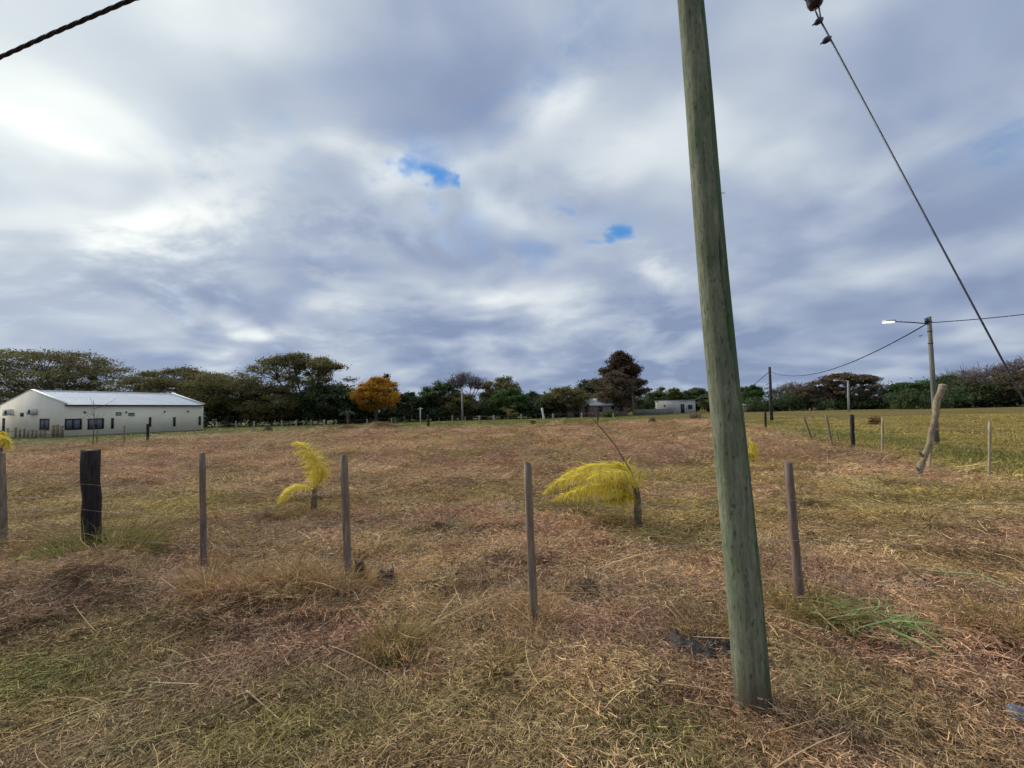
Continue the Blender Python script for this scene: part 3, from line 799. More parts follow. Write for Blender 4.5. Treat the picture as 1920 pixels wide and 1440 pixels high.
# ------------------------------------------------------------------ white farm building
TH = R(70)
c0 = Vector((-49.5, 50.0, 0.0)); BL, BW, EV, RDG = 15.7, 12.8, 3.62, 5.35
ux, uy = Vector((math.cos(TH), math.sin(TH), 0)), Vector((-math.sin(TH), math.cos(TH), 0))
bld = thing('farm_building', 'long white single-storey building with pale metal gable roof', 'building', c0, TH)
wl = MB()
T_ = 0.25
wl.box(0, BL, 0, T_, -0.3, EV); wl.box(0, BL, BW - T_, BW, -0.3, EV)
def gable(mb, x0, x1, rise=0.0):
    V = [(x, y, z) for x in (x0, x1) for (y, z) in ((0.002, -0.3), (BW - 0.002, -0.3), (BW - 0.002, EV + rise), (BW / 2, RDG + rise), (0.002, EV + rise))]
    mb.add(V, [(0, 1, 2, 3, 4)[::-1], (5, 6, 7, 8, 9), (0, 1, 6, 5), (1, 2, 7, 6), (2, 3, 8, 7), (3, 4, 9, 8), (4, 0, 5, 9)])
g1 = MB(); gable(g1, -0.01, T_, 0.10)
g2 = MB(); gable(g2, BL - T_, BL + 0.01, 0.10)
wl.build('wall', M['wall'], bld)
g1.build('gable_wall', M['wall'], bld); g2.build('gable_wall', M['wall'], bld)
for x0, x1 in ((-0.05, T_ + 0.04), (BL - T_ - 0.04, BL + 0.05)):
    for (ya, za, yb, zb) in ((-0.25, EV + 0.10 - 0.068, BW / 2, RDG + 0.10), (BW / 2, RDG + 0.10, BW + 0.25, EV + 0.10 - 0.068)):
        V = [(x, y, z + dzz) for x in (x0, x1) for (y, z) in ((ya, za), (yb, zb)) for dzz in (0.003, 0.09)]
        MB().add(V, [(0, 2, 3, 1), (4, 5, 7, 6), (0, 1, 5, 4), (2, 6, 7, 3), (1, 3, 7, 5), (0, 4, 6, 2)]).build('parapet_cap', M['trim'], bld)
rf = MB()
for sgn in (0, 1):
    nseg = 46
    for i in range(nseg):          # ribbed sheets
        xa = T_ + 0.05 + (BL - 2 * T_ - 0.1) * i / nseg; xb = T_ + 0.05 + (BL - 2 * T_ - 0.1) * (i + 1) / nseg; xm = xa + (xb - xa) * 0.8
        sl = (RDG - EV) / (BW / 2)
        if sgn == 0: e0, r0 = (-0.22, EV - 0.22 * sl), (BW / 2, RDG)
        else: e0, r0 = (BW + 0.22, EV - 0.22 * sl), (BW / 2, RDG)
        rf.add([(xa, e0[0], e0[1]), (xm, e0[0], e0[1]), (xm, r0[0], r0[1]), (xa, r0[0], r0[1])], [(0, 1, 2, 3)])
        rf.add([(xm, e0[0], e0[1]), (xb, e0[0], e0[1]), (xb, r0[0], r0[1]), (xm, r0[0], r0[1]), ((xm + xb) / 2, e0[0], e0[1] + 0.045), ((xm + xb) / 2, r0[0], r0[1] + 0.045)], [(0, 4, 5, 3), (4, 1, 2, 5)])
roof = rf.build('roof', M['roof'], bld)
MB().tube([(T_, BW / 2, RDG + 0.03), (BL - T_, BW / 2, RDG + 0.03)], 0.10, 6).build('ridge_cap', M['trim'], roof)
MB().box(0.02, BL - 0.02, -0.26, -0.14, EV - 0.22, EV - 0.085).build('gutter', M['dark_metal'], roof)
def wall_x(px, py):          # long wall, local (x, z)
    r = ray(px, py); nn = Vector((math.sin(TH), -math.cos(TH), 0))
    t = (c0 - CP).dot(nn) / r.dot(nn); p = CP + r * t
    return (p - c0).dot(ux), p.z
def gab_y(px, py):
    r = ray(px, py); t = (c0 - CP).dot(ux) / r.dot(ux); p = CP + r * t
    return (p - c0).dot(uy), p.z
def window(side, px0, px1, py0, py1, kind='window', lights=2):
    f = wall_x if side == 'long' else gab_y
    a0, zt = f(px0, (py0 + py1) / 2)[0], f((px0 + px1) / 2, py0)[1]
    a1, zb = f(px1, (py0 + py1) / 2)[0], f((px0 + px1) / 2, py1)[1]
    a0, a1 = min(a0, a1), max(a0, a1)
    fr = MB(); pane = []
    def bx(mb, u0, u1, z0, z1, d0, d1):
        if side == 'long': mb.box(u0, u1, d0, d1, z0, z1)
        else: mb.box(d0, d1, u0, u1, z0, z1)
    t_ = 0.06
    bx(fr, a0, a0 + t_, zb, zt, -0.05, -0.004); bx(fr, a1 - t_, a1, zb, zt, -0.05, -0.004)
    bx(fr, a0 + t_, a1 - t_, zb, zb + t_, -0.05, -0.004); bx(fr, a0 + t_, a1 - t_, zt - t_, zt, -0.05, -0.004)
    fo = fr.build(kind, M['dark_metal'], bld)
    for i in range(lights):
        u0 = a0 + t_ + (a1 - a0 - 2 * t_) * i / lights + 0.01; u1 = a0 + t_ + (a1 - a0 - 2 * t_) * (i + 1) / lights - 0.01
        mb = MB(); bx(mb, u0, u1, zb + t_ + 0.003, zt - t_ - 0.003, -0.03, -0.006); mb.build('pane', M['glass'], fo)
        if lights > 1:
            mb = MB(); bx(mb, u0 + 0.1, u1 - 0.12, zb + t_ + 0.08, zt - t_ - 0.08, -0.034, -0.031); mb.build('curtain', M['curtain'], fo)
    return fo
window('long', 121, 153, 785, 806, lights=2); window('long', 164, 194.5, 784.5, 805, lights=2)
for a in ((208, 213, 784, 804), (279, 283.4, 782, 800), (324.5, 329, 782, 799.5), (372.5, 376.5, 780.5, 797)): window('long', *a, lights=1)
window('gable', 75, 93, 785, 806, lights=2)
window('gable', 5, 9.5, 784, 813, kind='door', lights=1)
for a in ((217, 227.5, 773, 779), (241, 252, 774, 780)):
    x0, z1 = wall_x(a[0], a[2]); x1, z0 = wall_x(a[1], a[3])
    v_ = MB()
    v_.box(x0, x1, -0.04, -0.003, z0, z0 + 0.05); v_.box(x0, x1, -0.04, -0.003, z1 - 0.05, z1); v_.box(x0, x0 + 0.05, -0.04, -0.003, z0 + 0.05, z1 - 0.05); v_.box(x1 - 0.05, x1, -0.04, -0.003, z0 + 0.05, z1 - 0.05)
    vo = v_.build('wall_vent', M['dark_metal'], bld)
    for i in range(3):
        s0 = z0 + 0.06 + (z1 - z0 - 0.12) * i / 3
        MB().box(x0 + 0.055, x1 - 0.055, -0.03, -0.004, s0, s0 + 0.035).build('slat', M['trim'], vo)
    MB().box(x0 + 0.052, x1 - 0.052, -0.003, -0.001, z0 + 0.05, z1 - 0.05).build('backing', M['glass'], vo)
for (px, py) in ((158, 773), (236, 773), (308, 772), (352.5, 771.5)):
    xx, zz = wall_x(px, py)
    MB().tube([(xx, -0.002, zz), (xx, -0.10, zz), (xx, -0.14, zz)], [0.09, 0.12, 0.07], 8).build('wall_light', M['dark_metal'], bld)
for (px0, px1, py0, py1) in ((14, 28, 768, 778), (59, 71, 767, 776)):
    y1, z1 = gab_y(px0, py0); y0, z0 = gab_y(px1, py1)
    y0, y1 = min(y0, y1), max(y0, y1)
    ac = MB(); ac.box(-0.42, -0.08, y0, y1, z0, z1); ao = ac.build('air_conditioner', M['white'], bld)
    MB().tube([(-0.424, (y0 + y1) / 2 + 0.12, (z0 + z1) / 2), (-0.45, (y0 + y1) / 2 + 0.12, (z0 + z1) / 2)], (z1 - z0) * 0.40, 12).build('fan_grille', M['dark_metal'], ao)
    MB().box(-0.42, -0.004, y0 + 0.05, y0 + 0.09, z0 - 0.06, z0 - 0.005).build('bracket', M['dark_metal'], ao)
    MB().box(-0.42, -0.004, y1 - 0.09, y1 - 0.05, z0 - 0.06, z0 - 0.005).build('bracket', M['dark_metal'], ao)
y1, z1 = gab_y(39, 774); y0, z0 = gab_y(44.5, 781)
MB().box(-0.06, -0.012, min(y0, y1), max(y0, y1), z0, z1).build('wall_vent', M['dark_metal'], bld)
MB().box(-0.12, BL + 0.12, -0.12, -0.003, -0.3, 0.10).build('plinth', M['block'], bld)
# low board fence in front of the gable
g0 = gp(116, 821); g1_ = gp(-30, 823)
bf = thing('board_fence', 'low weathered board fence before the gable of the white building', 'fence', (0, 0, 0))
nb_ = 20
for i in range(nb_):
    t = i / (nb_ - 1); p = g0.lerp(g1_, t)
    if i in (3, 12): continue
    hh = (1.35 if i < 4 else 1.0) + random.uniform(-0.25, 0.2); wd = 0.2 if i > 3 else 0.34
    b_ = MB().box(-wd / 2, wd / 2, -0.02, 0.02, -0.1, hh).build('board', M['post_grey'], bf)
    b_.location = (p.x, p.y, 0); b_.rotation_euler = (0, random.uniform(-0.04, 0.04), 0.05)
rl = MB()
for zz in (0.35, 0.8): rl.tube([(g0.x, g0.y + 0.05, zz), (g1_.x, g1_.y + 0.05, zz)], 0.03, 4)
rl.build('rail', M['post_grey'], bf)

# ------------------------------------------------------------------ far houses
def prism_roof(L, D, h, rise, o=0.3, th=0.08):
    mb = MB()
    for s0 in (-1, 1):
        ye, ze = s0 * (D / 2 + o), h - o * rise / (D / 2)
        V = [(x, y, z + dd) for x in (-L / 2 - o, L / 2 + o) for (y, z) in ((ye, ze), (0, h + rise)) for dd in (0.003, th)]
        mb.add(V, [(0, 2, 3, 1), (4, 5, 7, 6), (0, 1, 5, 4), (2, 6, 7, 3), (1, 3, 7, 5), (0, 4, 6, 2)])
    return mb
def house(name, label, px, Y, L, D, h, rise, rz, wallm, roofm, openings, flat=False):
    p = pt(px, 772, Y)
    root = thing(name, label, 'house', (p.x, Y, 0), rz)
    wb = MB()
    if flat: wb.box(-L / 2, L / 2, -D / 2, D / 2, -0.2, h)
    else:
        V = [(x, y, z) for x in (-L / 2, L / 2) for (y, z) in ((-D / 2, -0.2), (D / 2, -0.2), (D / 2, h), (0, h + rise), (-D / 2, h))]
        wb.add(V, [(4, 3, 2, 1, 0), (5, 6, 7, 8, 9), (0, 1, 6, 5), (1, 2, 7, 6), (2, 3, 8, 7), (3, 4, 9, 8), (4, 0, 5, 9)])
    wb.build('wall', M[wallm], root)
    if flat: MB().box(-L / 2 - 0.15, L / 2 + 0.15, -D / 2 - 0.15, D / 2 + 0.15, h + 0.003, h + 0.13).build('roof', M[roofm], root)
    else: prism_roof(L, D, h, rise).build('roof', M[roofm], root)
    for (nm, x0, x1, z0, z1) in openings:
        f = MB(); y_ = -D / 2
        f.box(x0, x0 + 0.08, y_ - 0.05, y_ - 0.004, z0, z1).box(x1 - 0.08, x1, y_ - 0.05, y_ - 0.004, z0, z1).box(x0 + 0.08, x1 - 0.08, y_ - 0.05, y_ - 0.004, z1 - 0.08, z1)
        fo = f.build(nm, M['dark_metal'], root)
        MB().box(x0 + 0.083, x1 - 0.083, y_ - 0.03, y_ - 0.006, z0, z1 - 0.083).build('pane', M['glass'], fo)
    return root
house('brick_house', 'small old brick house with pale tin roof beneath the conifer', 1128, 94, 8.5, 6, 2.3, 1.3, 0.35, 'brick', 'tin', [('window', -2.6, -1.6, 0.9, 1.9), ('door', 0.3, 1.2, 0, 2.0), ('window', 2.2, 3.2, 0.9, 1.9)])
house('brick_shed', 'low brick shed with pale front left of the brick house', 1078, 92, 3.6, 3, 2.3, 0.5, 0.1, 'brick', 'tin', [('door', -0.5, 0.5, 0, 1.9)])
house('white_house', 'small flat-roofed white house with dark doors at field edge', 1266, 108, 8.6, 5, 2.9, 0, -0.28, 'old_white', 'old_white', [('door', 1.1, 1.9, 0, 2.1), ('window', 2.7, 3.6, 0.9, 1.9), ('window', -2.6, -2.2, 1.6, 2.0)], True)
house('brick_shed', 'tiny reddish brick hut far off right of the near utility pole', 1411, 100, 4.5, 3, 1.5, 0.3, 0, 'brick', 'tin', [('door', -0.4, 0.4, 0, 1.3)])
p0 = pt(1190, 780, 96); p1 = pt(1262, 780, 96)
MB().box(p0.x, p1.x, 96, 96.2, -0.2, 1.15).build('garden_wall', M['block'])
tag(bpy.data.objects['garden_wall'], 'low grey-green wall in front of the small white house', 'wall')

# ------------------------------------------------------------------ utility poles and lines
def knot_mat():
    mt, n, bs = new_mat('treated_pole')
    tcn = n.add('ShaderNodeTexCoord'); mp = n.add('ShaderNodeMapping'); n.l.new(tcn.outputs['Object'], mp.inputs[0]); mp.inputs['Scale'].default_value = (1, 1, 0.05)
    streak = n.noise(mp.outputs[0], 48, 6, 0.65)
    mp2 = n.add('ShaderNodeMapping'); n.l.new(tcn.outputs['Object'], mp2.inputs[0]); mp2.inputs['Scale'].default_value = (1, 1, 0.35)
    blot = n.noise(mp2.outputs[0], 7, 5, 0.6); fine = n.noise(mp2.outputs[0], 55, 4, 0.6)
    mot = n.noise(mp2.outputs[0], 24, 6, 0.7)
    col = n.ramp(streak, [(0.28, (0.10, 0.112, 0.070)), (0.5, (0.168, 0.186, 0.118)), (0.72, (0.24, 0.258, 0.168))])
    col = n.mix(n.maprange(mot, 0.47, 0.62, 0.0, 0.62), col, (0.275, 0.29, 0.20, 1))
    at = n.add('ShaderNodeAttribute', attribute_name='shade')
    side_green = n.math('MULTIPLY', at.outputs['Fac'], n.maprange(blot, 0.3, 0.6, 0.45, 0.9))  # green tint on the right-hand faces, varied by blotches
    col = n.mix(n.math('MAXIMUM', side_green, n.maprange(blot, 0.52, 0.72, 0.0, 0.6)), col, (0.058, 0.118, 0.05, 1))
    col = n.mix(n.maprange(fine, 0.57, 0.68, 0.0, 0.7), col, (0.035, 0.042, 0.033, 1))
    sp = n.add('ShaderNodeSeparateXYZ'); n.l.new(tcn.outputs['Object'], sp.inputs[0])
    zb = n.math('ADD', sp.outputs[2], n.math('MULTIPLY', streak, 0.25))
    col = n.mix(n.maprange(zb, 0.20, 0.42, 0.75, 0.0, True), col, (0.115, 0.085, 0.055, 1))
    n.l.new(col, bs.inputs['Base Color']); bs.inputs['Roughness'].default_value = 0.9; bs.inputs['Specular IOR Level'].default_value = 0.15
    bp = n.add('ShaderNodeBump'); bp.inputs['Strength'].default_value = 0.7; bp.inputs['Distance'].default_value = 0.006
    n.l.new(n.math('ADD', streak, fine), bp.inputs['Height']); n.l.new(bp.outputs[0], bs.inputs['Normal'])
    return mt
M['pole'] = knot_mat()
PB = gp(1413, 1331); PY = PB.y
p_hi = pt(1292, 0, PY)
axis = (p_hi - PB)
POLE_H = 5.6
pole = thing('utility_pole', 'tall grey-green weathered wooden utility pole leaning in the foreground', 'utility pole', (PB.x, PB.y, 0))
pb = MB(); NS, NR = 128, 130
V = []
r_lo, r_hi = 30.5 * px_m(PY), 24.0 * px_m(PY)
zt = p_hi.z
for i in range(NR):
    z_ = -0.3 + (POLE_H + 0.3) * i / (NR - 1)
    cx_, cy_ = axis.x * z_ / zt + 0.006 * math.sin(z_ * 2.1), axis.y * z_ / zt
    rr = r_lo + (r_hi - r_lo) * min(max(z_, 0) / zt, 1.5)
    for k_ in range(NS):
        a = 2 * math.pi * k_ / NS
        q = 1 + 0.018 * (float(vn(math.cos(a) * 2 + 5, z_ * 1.3 + math.sin(a) * 2)) - 0.5) * 2 + 0.012 * math.sin(a * 3 + z_ * 0.8)
        ac_ = math.atan2(math.sin(a - R(-72)), math.cos(a - R(-72)))      # drying crack facing the camera, right side
        cr_ = math.exp(-(ac_ / 0.12) ** 2) * (math.exp(-((z_ - 2.38) / 0.16) ** 2) + (0.45 if 1.75 < z_ < 2.4 else 0.2 if 1.0 < z_ <= 1.75 else 0))
        q -= 0.45 * cr_
        if z_ < 1.62 and -1.0 < a - 2 * math.pi < 0.1: q += 0.035      # sound outer shell ends here on the right
        V.append((cx_ + math.cos(a) * rr * q, cy_ + math.sin(a) * rr * q, z_))
Fq = [(i * NS + k_, i * NS + (k_ + 1) % NS, (i + 1) * NS + (k_ + 1) % NS, (i + 1) * NS + k_) for i in range(NR - 1) for k_ in range(NS)]
V.append((axis.x * POLE_H / zt, axis.y * POLE_H / zt, POLE_H)); ct = len(V) - 1
Fq += [((NR - 1) * NS + k_, (NR - 1) * NS + (k_ + 1) % NS, ct) for k_ in range(NS)]
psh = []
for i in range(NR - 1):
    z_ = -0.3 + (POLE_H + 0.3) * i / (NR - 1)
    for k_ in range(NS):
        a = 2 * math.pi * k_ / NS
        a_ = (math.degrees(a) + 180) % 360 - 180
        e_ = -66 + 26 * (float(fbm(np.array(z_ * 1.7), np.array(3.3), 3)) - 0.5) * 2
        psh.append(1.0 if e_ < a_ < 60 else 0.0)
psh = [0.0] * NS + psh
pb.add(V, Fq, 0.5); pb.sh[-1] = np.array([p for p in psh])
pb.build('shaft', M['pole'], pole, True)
nz_ = pt(1352, 362, PY) - PB
MB().tube([(nz_.x - 0.03, nz_.y, nz_.z), (nz_.x + 0.022, nz_.y, nz_.z)], 0.002, 5).build('nail', M['steel'], pole)
top_at = Vector((PB.x, PB.y, 0)) + axis * (5.05 / zt)
ho = MB().tube([(top_at.x - PB.x + math.cos(t / 20 * 6.283) * 0.10, top_at.y - PB.y + math.sin(t / 20 * 6.283) * 0.10, 5.05) for t in range(21)], 0.02, 6).build('pole_band', M['steel'], pole)

def sag(a, b_, s0, n_=24):
    return [a.lerp(b_, t) + Vector((0, 0, -4 * s0 * t * (1 - t))) for t in [i / n_ for i in range(n_ + 1)]]
# twisted overhead bundle running left from the pole head
qa = ray(100, 62); 
ca_ = CP + qa * (4.0 / qa.y); qb = ray(245, 0); cb_ = CP + qb * (3.72 / qb.y)
dirv = (ca_ - cb_); dirv.normalize()
tb = (top_at - cb_).length
start = Vector((top_at.x, top_at.y - 0.1, top_at.z))
P = [start, start.lerp(cb_, 0.5) + Vector((0, 0, -0.03)), cb_]
end = ca_ + dirv * 24 + Vector((0, 0, 0.5))
path = sag(start, cb_, 0.02, 40) + [cb_ + (ca_ - cb_) * t for t in np.linspace(0.05, 1, 24)] + sag(ca_, end, 0.25, 60)[1:]
cum = [0]
for i in range(1, len(path)): cum.append(cum[-1] + (path[i] - path[i - 1]).length)
dense = []; 
tot = cum[-1]; arr = np.array([tuple(p) for p in path])
for s__ in np.arange(0, min(tot, 14), 0.018): dense.append([np.interp(s__, cum, arr[:, j]) for j in range(3)] + [s__])
for s__ in np.arange(14, tot, 0.1): dense.append([np.interp(s__, cum, arr[:, j]) for j in range(3)] + [s__])
bun = thing('overhead_cable', 'thick black twisted overhead cable crossing the upper left corner', 'cable', start)
for k_ in range(3):
    tp = []
    for (x_, y_, z_, s__) in dense:
        a = s__ / 0.44 * 6.283 + k_ * 2.094
        tp.append((x_ - start.x + 0.0 * a, y_ - start.y + math.cos(a) * 0.0075, z_ - start.z + math.sin(a) * 0.0075))
    MB().tube(tp, 0.0112, 6).build('strand', M['cable'], bun, True)
# guy wire with strain insulator and clamps
ga = pt(1522, 10, PY); gb_ = pt(1920, 735, PY)
gd = (gb_ - ga).normalized()
g_end = ga + gd * ((0 - ga.z) / gd.z)
gtop = ga - gd * ((top_at.z - ga.z) / -gd.z)
guy = thing('guy_wire', 'thin steel guy wire with brown insulator slanting down at right', 'guy wire', g_end)
L_ = lambda p: Vector(p) - g_end
ins_c = pt(1522, -6, PY); sdv = gd
MB().tube([L_(ins_c - gd * 0.075), L_(ins_c - gd * 0.06), L_(ins_c - gd * 0.03), L_(ins_c), L_(ins_c + gd * 0.035), L_(ins_c + gd * 0.06), L_(ins_c + gd * 0.07)], [0.022, 0.036, 0.04, 0.032, 0.04, 0.036, 0.024], 12).build('insulator', M['insulator'], guy, True)
cl1 = pt(1538, 38, PY); cl2 = pt(1553, 73, PY)
MB().tube([L_(cl1), L_(g_end + Vector((0, 0, -0.1)))], 0.0048, 6).build('wire', M['steel'], guy)
MB().tube([L_(top_at), L_(ins_c - gd * 0.05)], 0.0055, 6).build('wire', M['steel'], guy)
sp_ = Vector((gd.z, 0, -gd.x)).normalized()
for sg in (-1, 1): MB().tube([L_(ins_c + gd * 0.045 + sp_ * 0.018 * sg), L_(cl1 + sp_ * 0.004 * sg)], 0.0042, 6).build('loop', M['steel'], guy)
for c_ in (cl1, cl2):
    cl = MB(); s2 = Vector((-0.8, 0, -0.5)).normalized()
    cl.tube([L_(c_ + Vector((0.014, 0, 0.012))), L_(c_), L_(c_ + s2 * 0.022), L_(c_ + s2 * 0.034), L_(c_ + s2 * 0.036), L_(c_ + s2 * 0.055)], [0.008, 0.018, 0.017, 0.011, 0.005, 0.004], 7)
    cl.build('clamp', M['black_plastic'], guy)

# street-light pole on the right with lamp, more poles beyond, and the line between them
def far_pole(name, label, px, ytop, Y, r0, r1, mat, group=None, px_b=None, yb=790):
    top = pt(px, ytop, Y); bx_ = pt(px_b or px, yb, Y).x
    root = thing(name, label, 'utility pole', (bx_, Y, 0), 0, group)
    MB().tube([(0, 0, -0.3), ((top.x - bx_) * 0.5, 0, top.z * 0.5), (top.x - bx_, 0, top.z)], [r0, (r0 + r1) / 2, r1], 12).build('shaft', M[mat], root, True)
    return root, top
M['pole2'] = simple('old_pole', (0.17, 0.17, 0.14), 0.9, 0.4, 4, stretch=(4, 4, 0.3))
M['pole_dark'] = simple('dark_pole', (0.05, 0.05, 0.055), 0.9, 0.3, 4)
M['concrete'] = simple('concrete_pole', (0.33, 0.33, 0.31), 0.9, 0.15, 2)
LY = 16.0
lp, lt = far_pole('lamp_pole', 'wooden pole carrying a lit street lamp, behind the leaning log', 1742, 594, LY, 0.088, 0.062, 'pole2', px_b=1756, yb=832)
lx, lz = lt.x - lp.location.x, lt.z
arm0 = pt(1740, 607, LY - 0.05) - lp.location; arm1 = pt(1676, 603, LY - 0.05) - lp.location
MB().tube([arm0, arm0.lerp(arm1, 0.5) + Vector((0, 0, 0.012)), arm1], [0.022, 0.02, 0.018], 7).build('lamp_arm', M['dark_metal'], lp)
hd = thing('tmp', 'tmp', 'tmp')
bpy.data.objects.remove(hd)
hb = MB(); hx0 = pt(1657, 602, LY - 0.05) - lp.location; hx1 = pt(1677, 604, LY - 0.05) - lp.location
cxm = (hx0 + hx1) / 2; hl = (hx1.x - hx0.x) / 2
hb.add([(cxm.x + sx * hl * (1.0 if zz == 0 else 0.8), cxm.y + sy * 0.10, cxm.z + (0.0 if zz == 0 else 0.055)) for zz in (0, 1) for (sx, sy) in ((-1, -1), (1, -1), (1, 1), (-1, 1))],
       [(3, 2, 1, 0), (4, 5, 6, 7), (0, 1, 5, 4), (1, 2, 6, 5), (2, 3, 7, 6), (3, 0, 4, 7)])
lamp_h = hb.build('lamp_head', M['white'], lp)
mt, n, bs = new_mat('lamp_lens'); bs.inputs['Base Color'].default_value = (0.9, 0.9, 0.9, 1); bs.inputs['Emission Color'].default_value = (1, 0.97, 1, 1); bs.inputs['Emission Strength'].default_value = 0.6
MB().add([(cxm.x + sx * hl * 0.9, cxm.y + sy * 0.085, cxm.z + dzz) for dzz in (-0.045, -0.003) for (sx, sy) in ((-1, -1), (0.8, -1), (0.8, 1), (-1, 1))],
       [(3, 2, 1, 0), (4, 5, 6, 7), (0, 1, 5, 4), (1, 2, 6, 5), (2, 3, 7, 6), (3, 0, 4, 7)]).build('lens', mt, lamp_h)
for zz in (0.18, 0.52, 0.95):
    sxx = lx * (lz - zz) / lz
    MB().tube([(sxx + math.cos(t / 12 * 6.283) * 0.074, math.sin(t / 12 * 6.283) * 0.074, lz - zz) for t in range(13)], 0.014, 4).build('bracket_band', M['dark_metal'], lp)
MB().box(lx - 0.13, lx - 0.085, -0.05, 0.05, lz - 0.22, lz - 0.05).build('cable_clamp', M['black_plastic'], lp)
p2, t2 = far_pole('line_pole', 'thin dark pole far off, between near utility pole and street lamps', 1443, 688, 43, 0.15, 0.11, 'pole_dark', px_b=1447)
p3, t3 = far_pole('distant_lamp_pole', 'distant pale concrete pole with small lamp arm in the right pasture', 1590, 714, 74, 0.17, 0.13, 'concrete', px_b=1593)
aa = pt(1589, 716, 74) - p3.location; ab = pt(1572, 713, 74) - p3.location
MB().tube([aa, ab], 0.06, 5).build('lamp_arm', M['concrete'], p3); MB().tube([ab, ab + Vector((-0.7, 0, -0.03))], [0.09, 0.14], 6).build('lamp_head', M['white'], p3)
p4, t4 = far_pole('distant_lamp_pole', 'tall pale concrete pole at the tree line, mid horizon', 866, 727, 84, 0.2, 0.13, 'concrete', px_b=867)
MB().tube([t4 - p4.location, t4 - p4.location + Vector((0.5, -0.1, 0.12))], [0.08, 0.12], 6).build('lamp_head', M['white'], p4)
p5, t5 = far_pole('line_pole', 'slim grey pole at the right edge of the tall conifer', 1186, 736, 92, 0.16, 0.13, 'pole2', px_b=1188)
p6, t6 = far_pole('white_post', 'white post with small crosspiece right of the orange tree', 788, 764, 80, 0.1, 0.09, 'white', px_b=788)
MB().tube([(-0.5, 0, t6.z - 0.3), (0.5, 0, t6.z - 0.2)], 0.05, 5).build('crosspiece', M['white'], p6)
def cable(name, label, a, b_, s0, r, mat='cable', n_=40):
    o = MB().tube([p - a for p in sag(a, b_, s0, n_)], r, 6).build(name, M[mat]); o.location = a
    return tag(o, label, 'cable')
la = pt(1738, 607, LY)
cable('line_cable', 'sagging black line between lamp pole and thin distant pole', la, pt(1444, 697, 43), 1.0, 0.02)
cable('line_cable', 'black line running from the lamp pole to the right edge', pt(1745, 605, LY), pt(1745, 605, LY) + (pt(1920, 577, 15.6) - pt(1745, 605, LY)) * 5 + Vector((0, 0, 0.6)), 0.55, 0.015)
cable('line_cable', 'thin black line dropping left from the thin distant pole', pt(1442, 697, 43), pt(1345, 745, 106), 1.2, 0.03)

# ------------------------------------------------------------------ fences
def post(name, label, top, base, wpx, mat, sides=10, group='front fence posts', seed=0, cat='fence post', taper=0.95, square=False, wob=0.05):
    g = gp(*base); u = px_m(g.y)
    t_ = pt(top[0], top[1], g.y); z0 = hz(g.x, g.y)
    rr = wpx * u / 2 * g.y / math.hypot(g.x, g.y); r_ = np.random.default_rng(seed + int(base[0]))
    mb = MB(); P = []; rad = []
    nseg = 7
    a = Vector((0, 0, -0.12)); b_ = Vector((t_.x - g.x, 0, t_.z - z0))
    for i in range(nseg + 1):
        t = i / nseg
        P.append(a.lerp(b_, t) + Vector((r_.normal(0, wob), r_.normal(0, wob), 0)) * rr * (0 if i in (0,) else 1))
        rad.append(rr * (1 + (taper - 1) * t) * (1 + r_.normal(0, 0.03)))
    rad[-1] *= 0.96
    sd_ = 4 if square else sides
    Vt, Ft = tube(P, rad, sd_)
    k0 = nseg * sd_
    cut = r_.normal(0, 0.35, 2)
    top_c = Vt[-1].copy()
    for q_ in list(range(k0, k0 + sd_)) + [len(Vt) - 1]:
        dv_ = Vt[q_] - top_c
        Vt[q_, 2] += dv_[0] * cut[0] + dv_[1] * cut[1] + r_.normal(0, 0.10) * rr
    for q_ in range(sd_, k0):
        Vt[q_, :2] += r_.normal(0, 0.035, 2) * rr
    mb.add(Vt, Ft)
    o = mb.build(name, M[mat], None, not square)
    if not square:
        try: o.data.shade_auto_smooth(angle=0.8)
        except Exception: pass
    o.location = (g.x, g.y, z0)
    return tag(o, label, cat, group), g
FP = []
FP.append(post('fence_post', 'grey fence post cut by the left edge of the picture', (3, 850), (8, 1038), 17, 'post_grey'))
FP.append(post('fence_post', 'thick black charred fence post on the left', (170, 845), (172, 1040), 36, 'post_black', 14, taper=1.10))
FP.append(post('fence_post', 'thin grey fence post just right of the thick black post', (379, 850), (383, 1072), 13, 'post_grey2'))
FP.append(post('fence_post', 'grey square-cut fence post right of the upright yellow palm', (645, 857), (654, 1100), 16, 'post_grey'))
FP.append(post('fence_post', 'slim grey fence post left of the bushy yellow palm', (989, 869), (1002, 1165), 15, 'post_grey'))
FP.append(post('fence_post', 'brown square fence post just right of the utility pole', (1477, 867), (1502, 1150), 22, 'post_grey2', square=True))
gl = [f[1] for f in FP]
def strand(name, label, heights, pts, r=0.0021, mat='wire', group=None):
    P = []
    for (g, h_) in zip(pts, heights): P.append(Vector((g[0], g[1], h_)))
    q = []
    for i in range(len(P) - 1): q += sag(P[i], P[i + 1], 0.02, 6)[(1 if i else 0):]
    o = MB().tube([p - P[0] for p in q], r, 5).build(name, M[mat]); o.location = P[0]
    return tag(o, label, 'wire', group)
line = [(gl[0].x - 1.5, gl[0].y + 0.4 - 0.05)] + [(g.x, g.y - (0.04, 0.115, 0.035, 0.04, 0.035, 0.045)[i]) for i, g in enumerate(gl)] + [(4.6, 3.1)]
strand('fence_wire', 'top thin wire strung along the front fence posts', [0.86] * 8, line)
strand('fence_wire', 'middle thin wire strung along the front fence posts', [0.56] * 8, line)
strand('fence_wire', 'lowest thin wire strung along the front fence posts', [0.28] * 8, line)
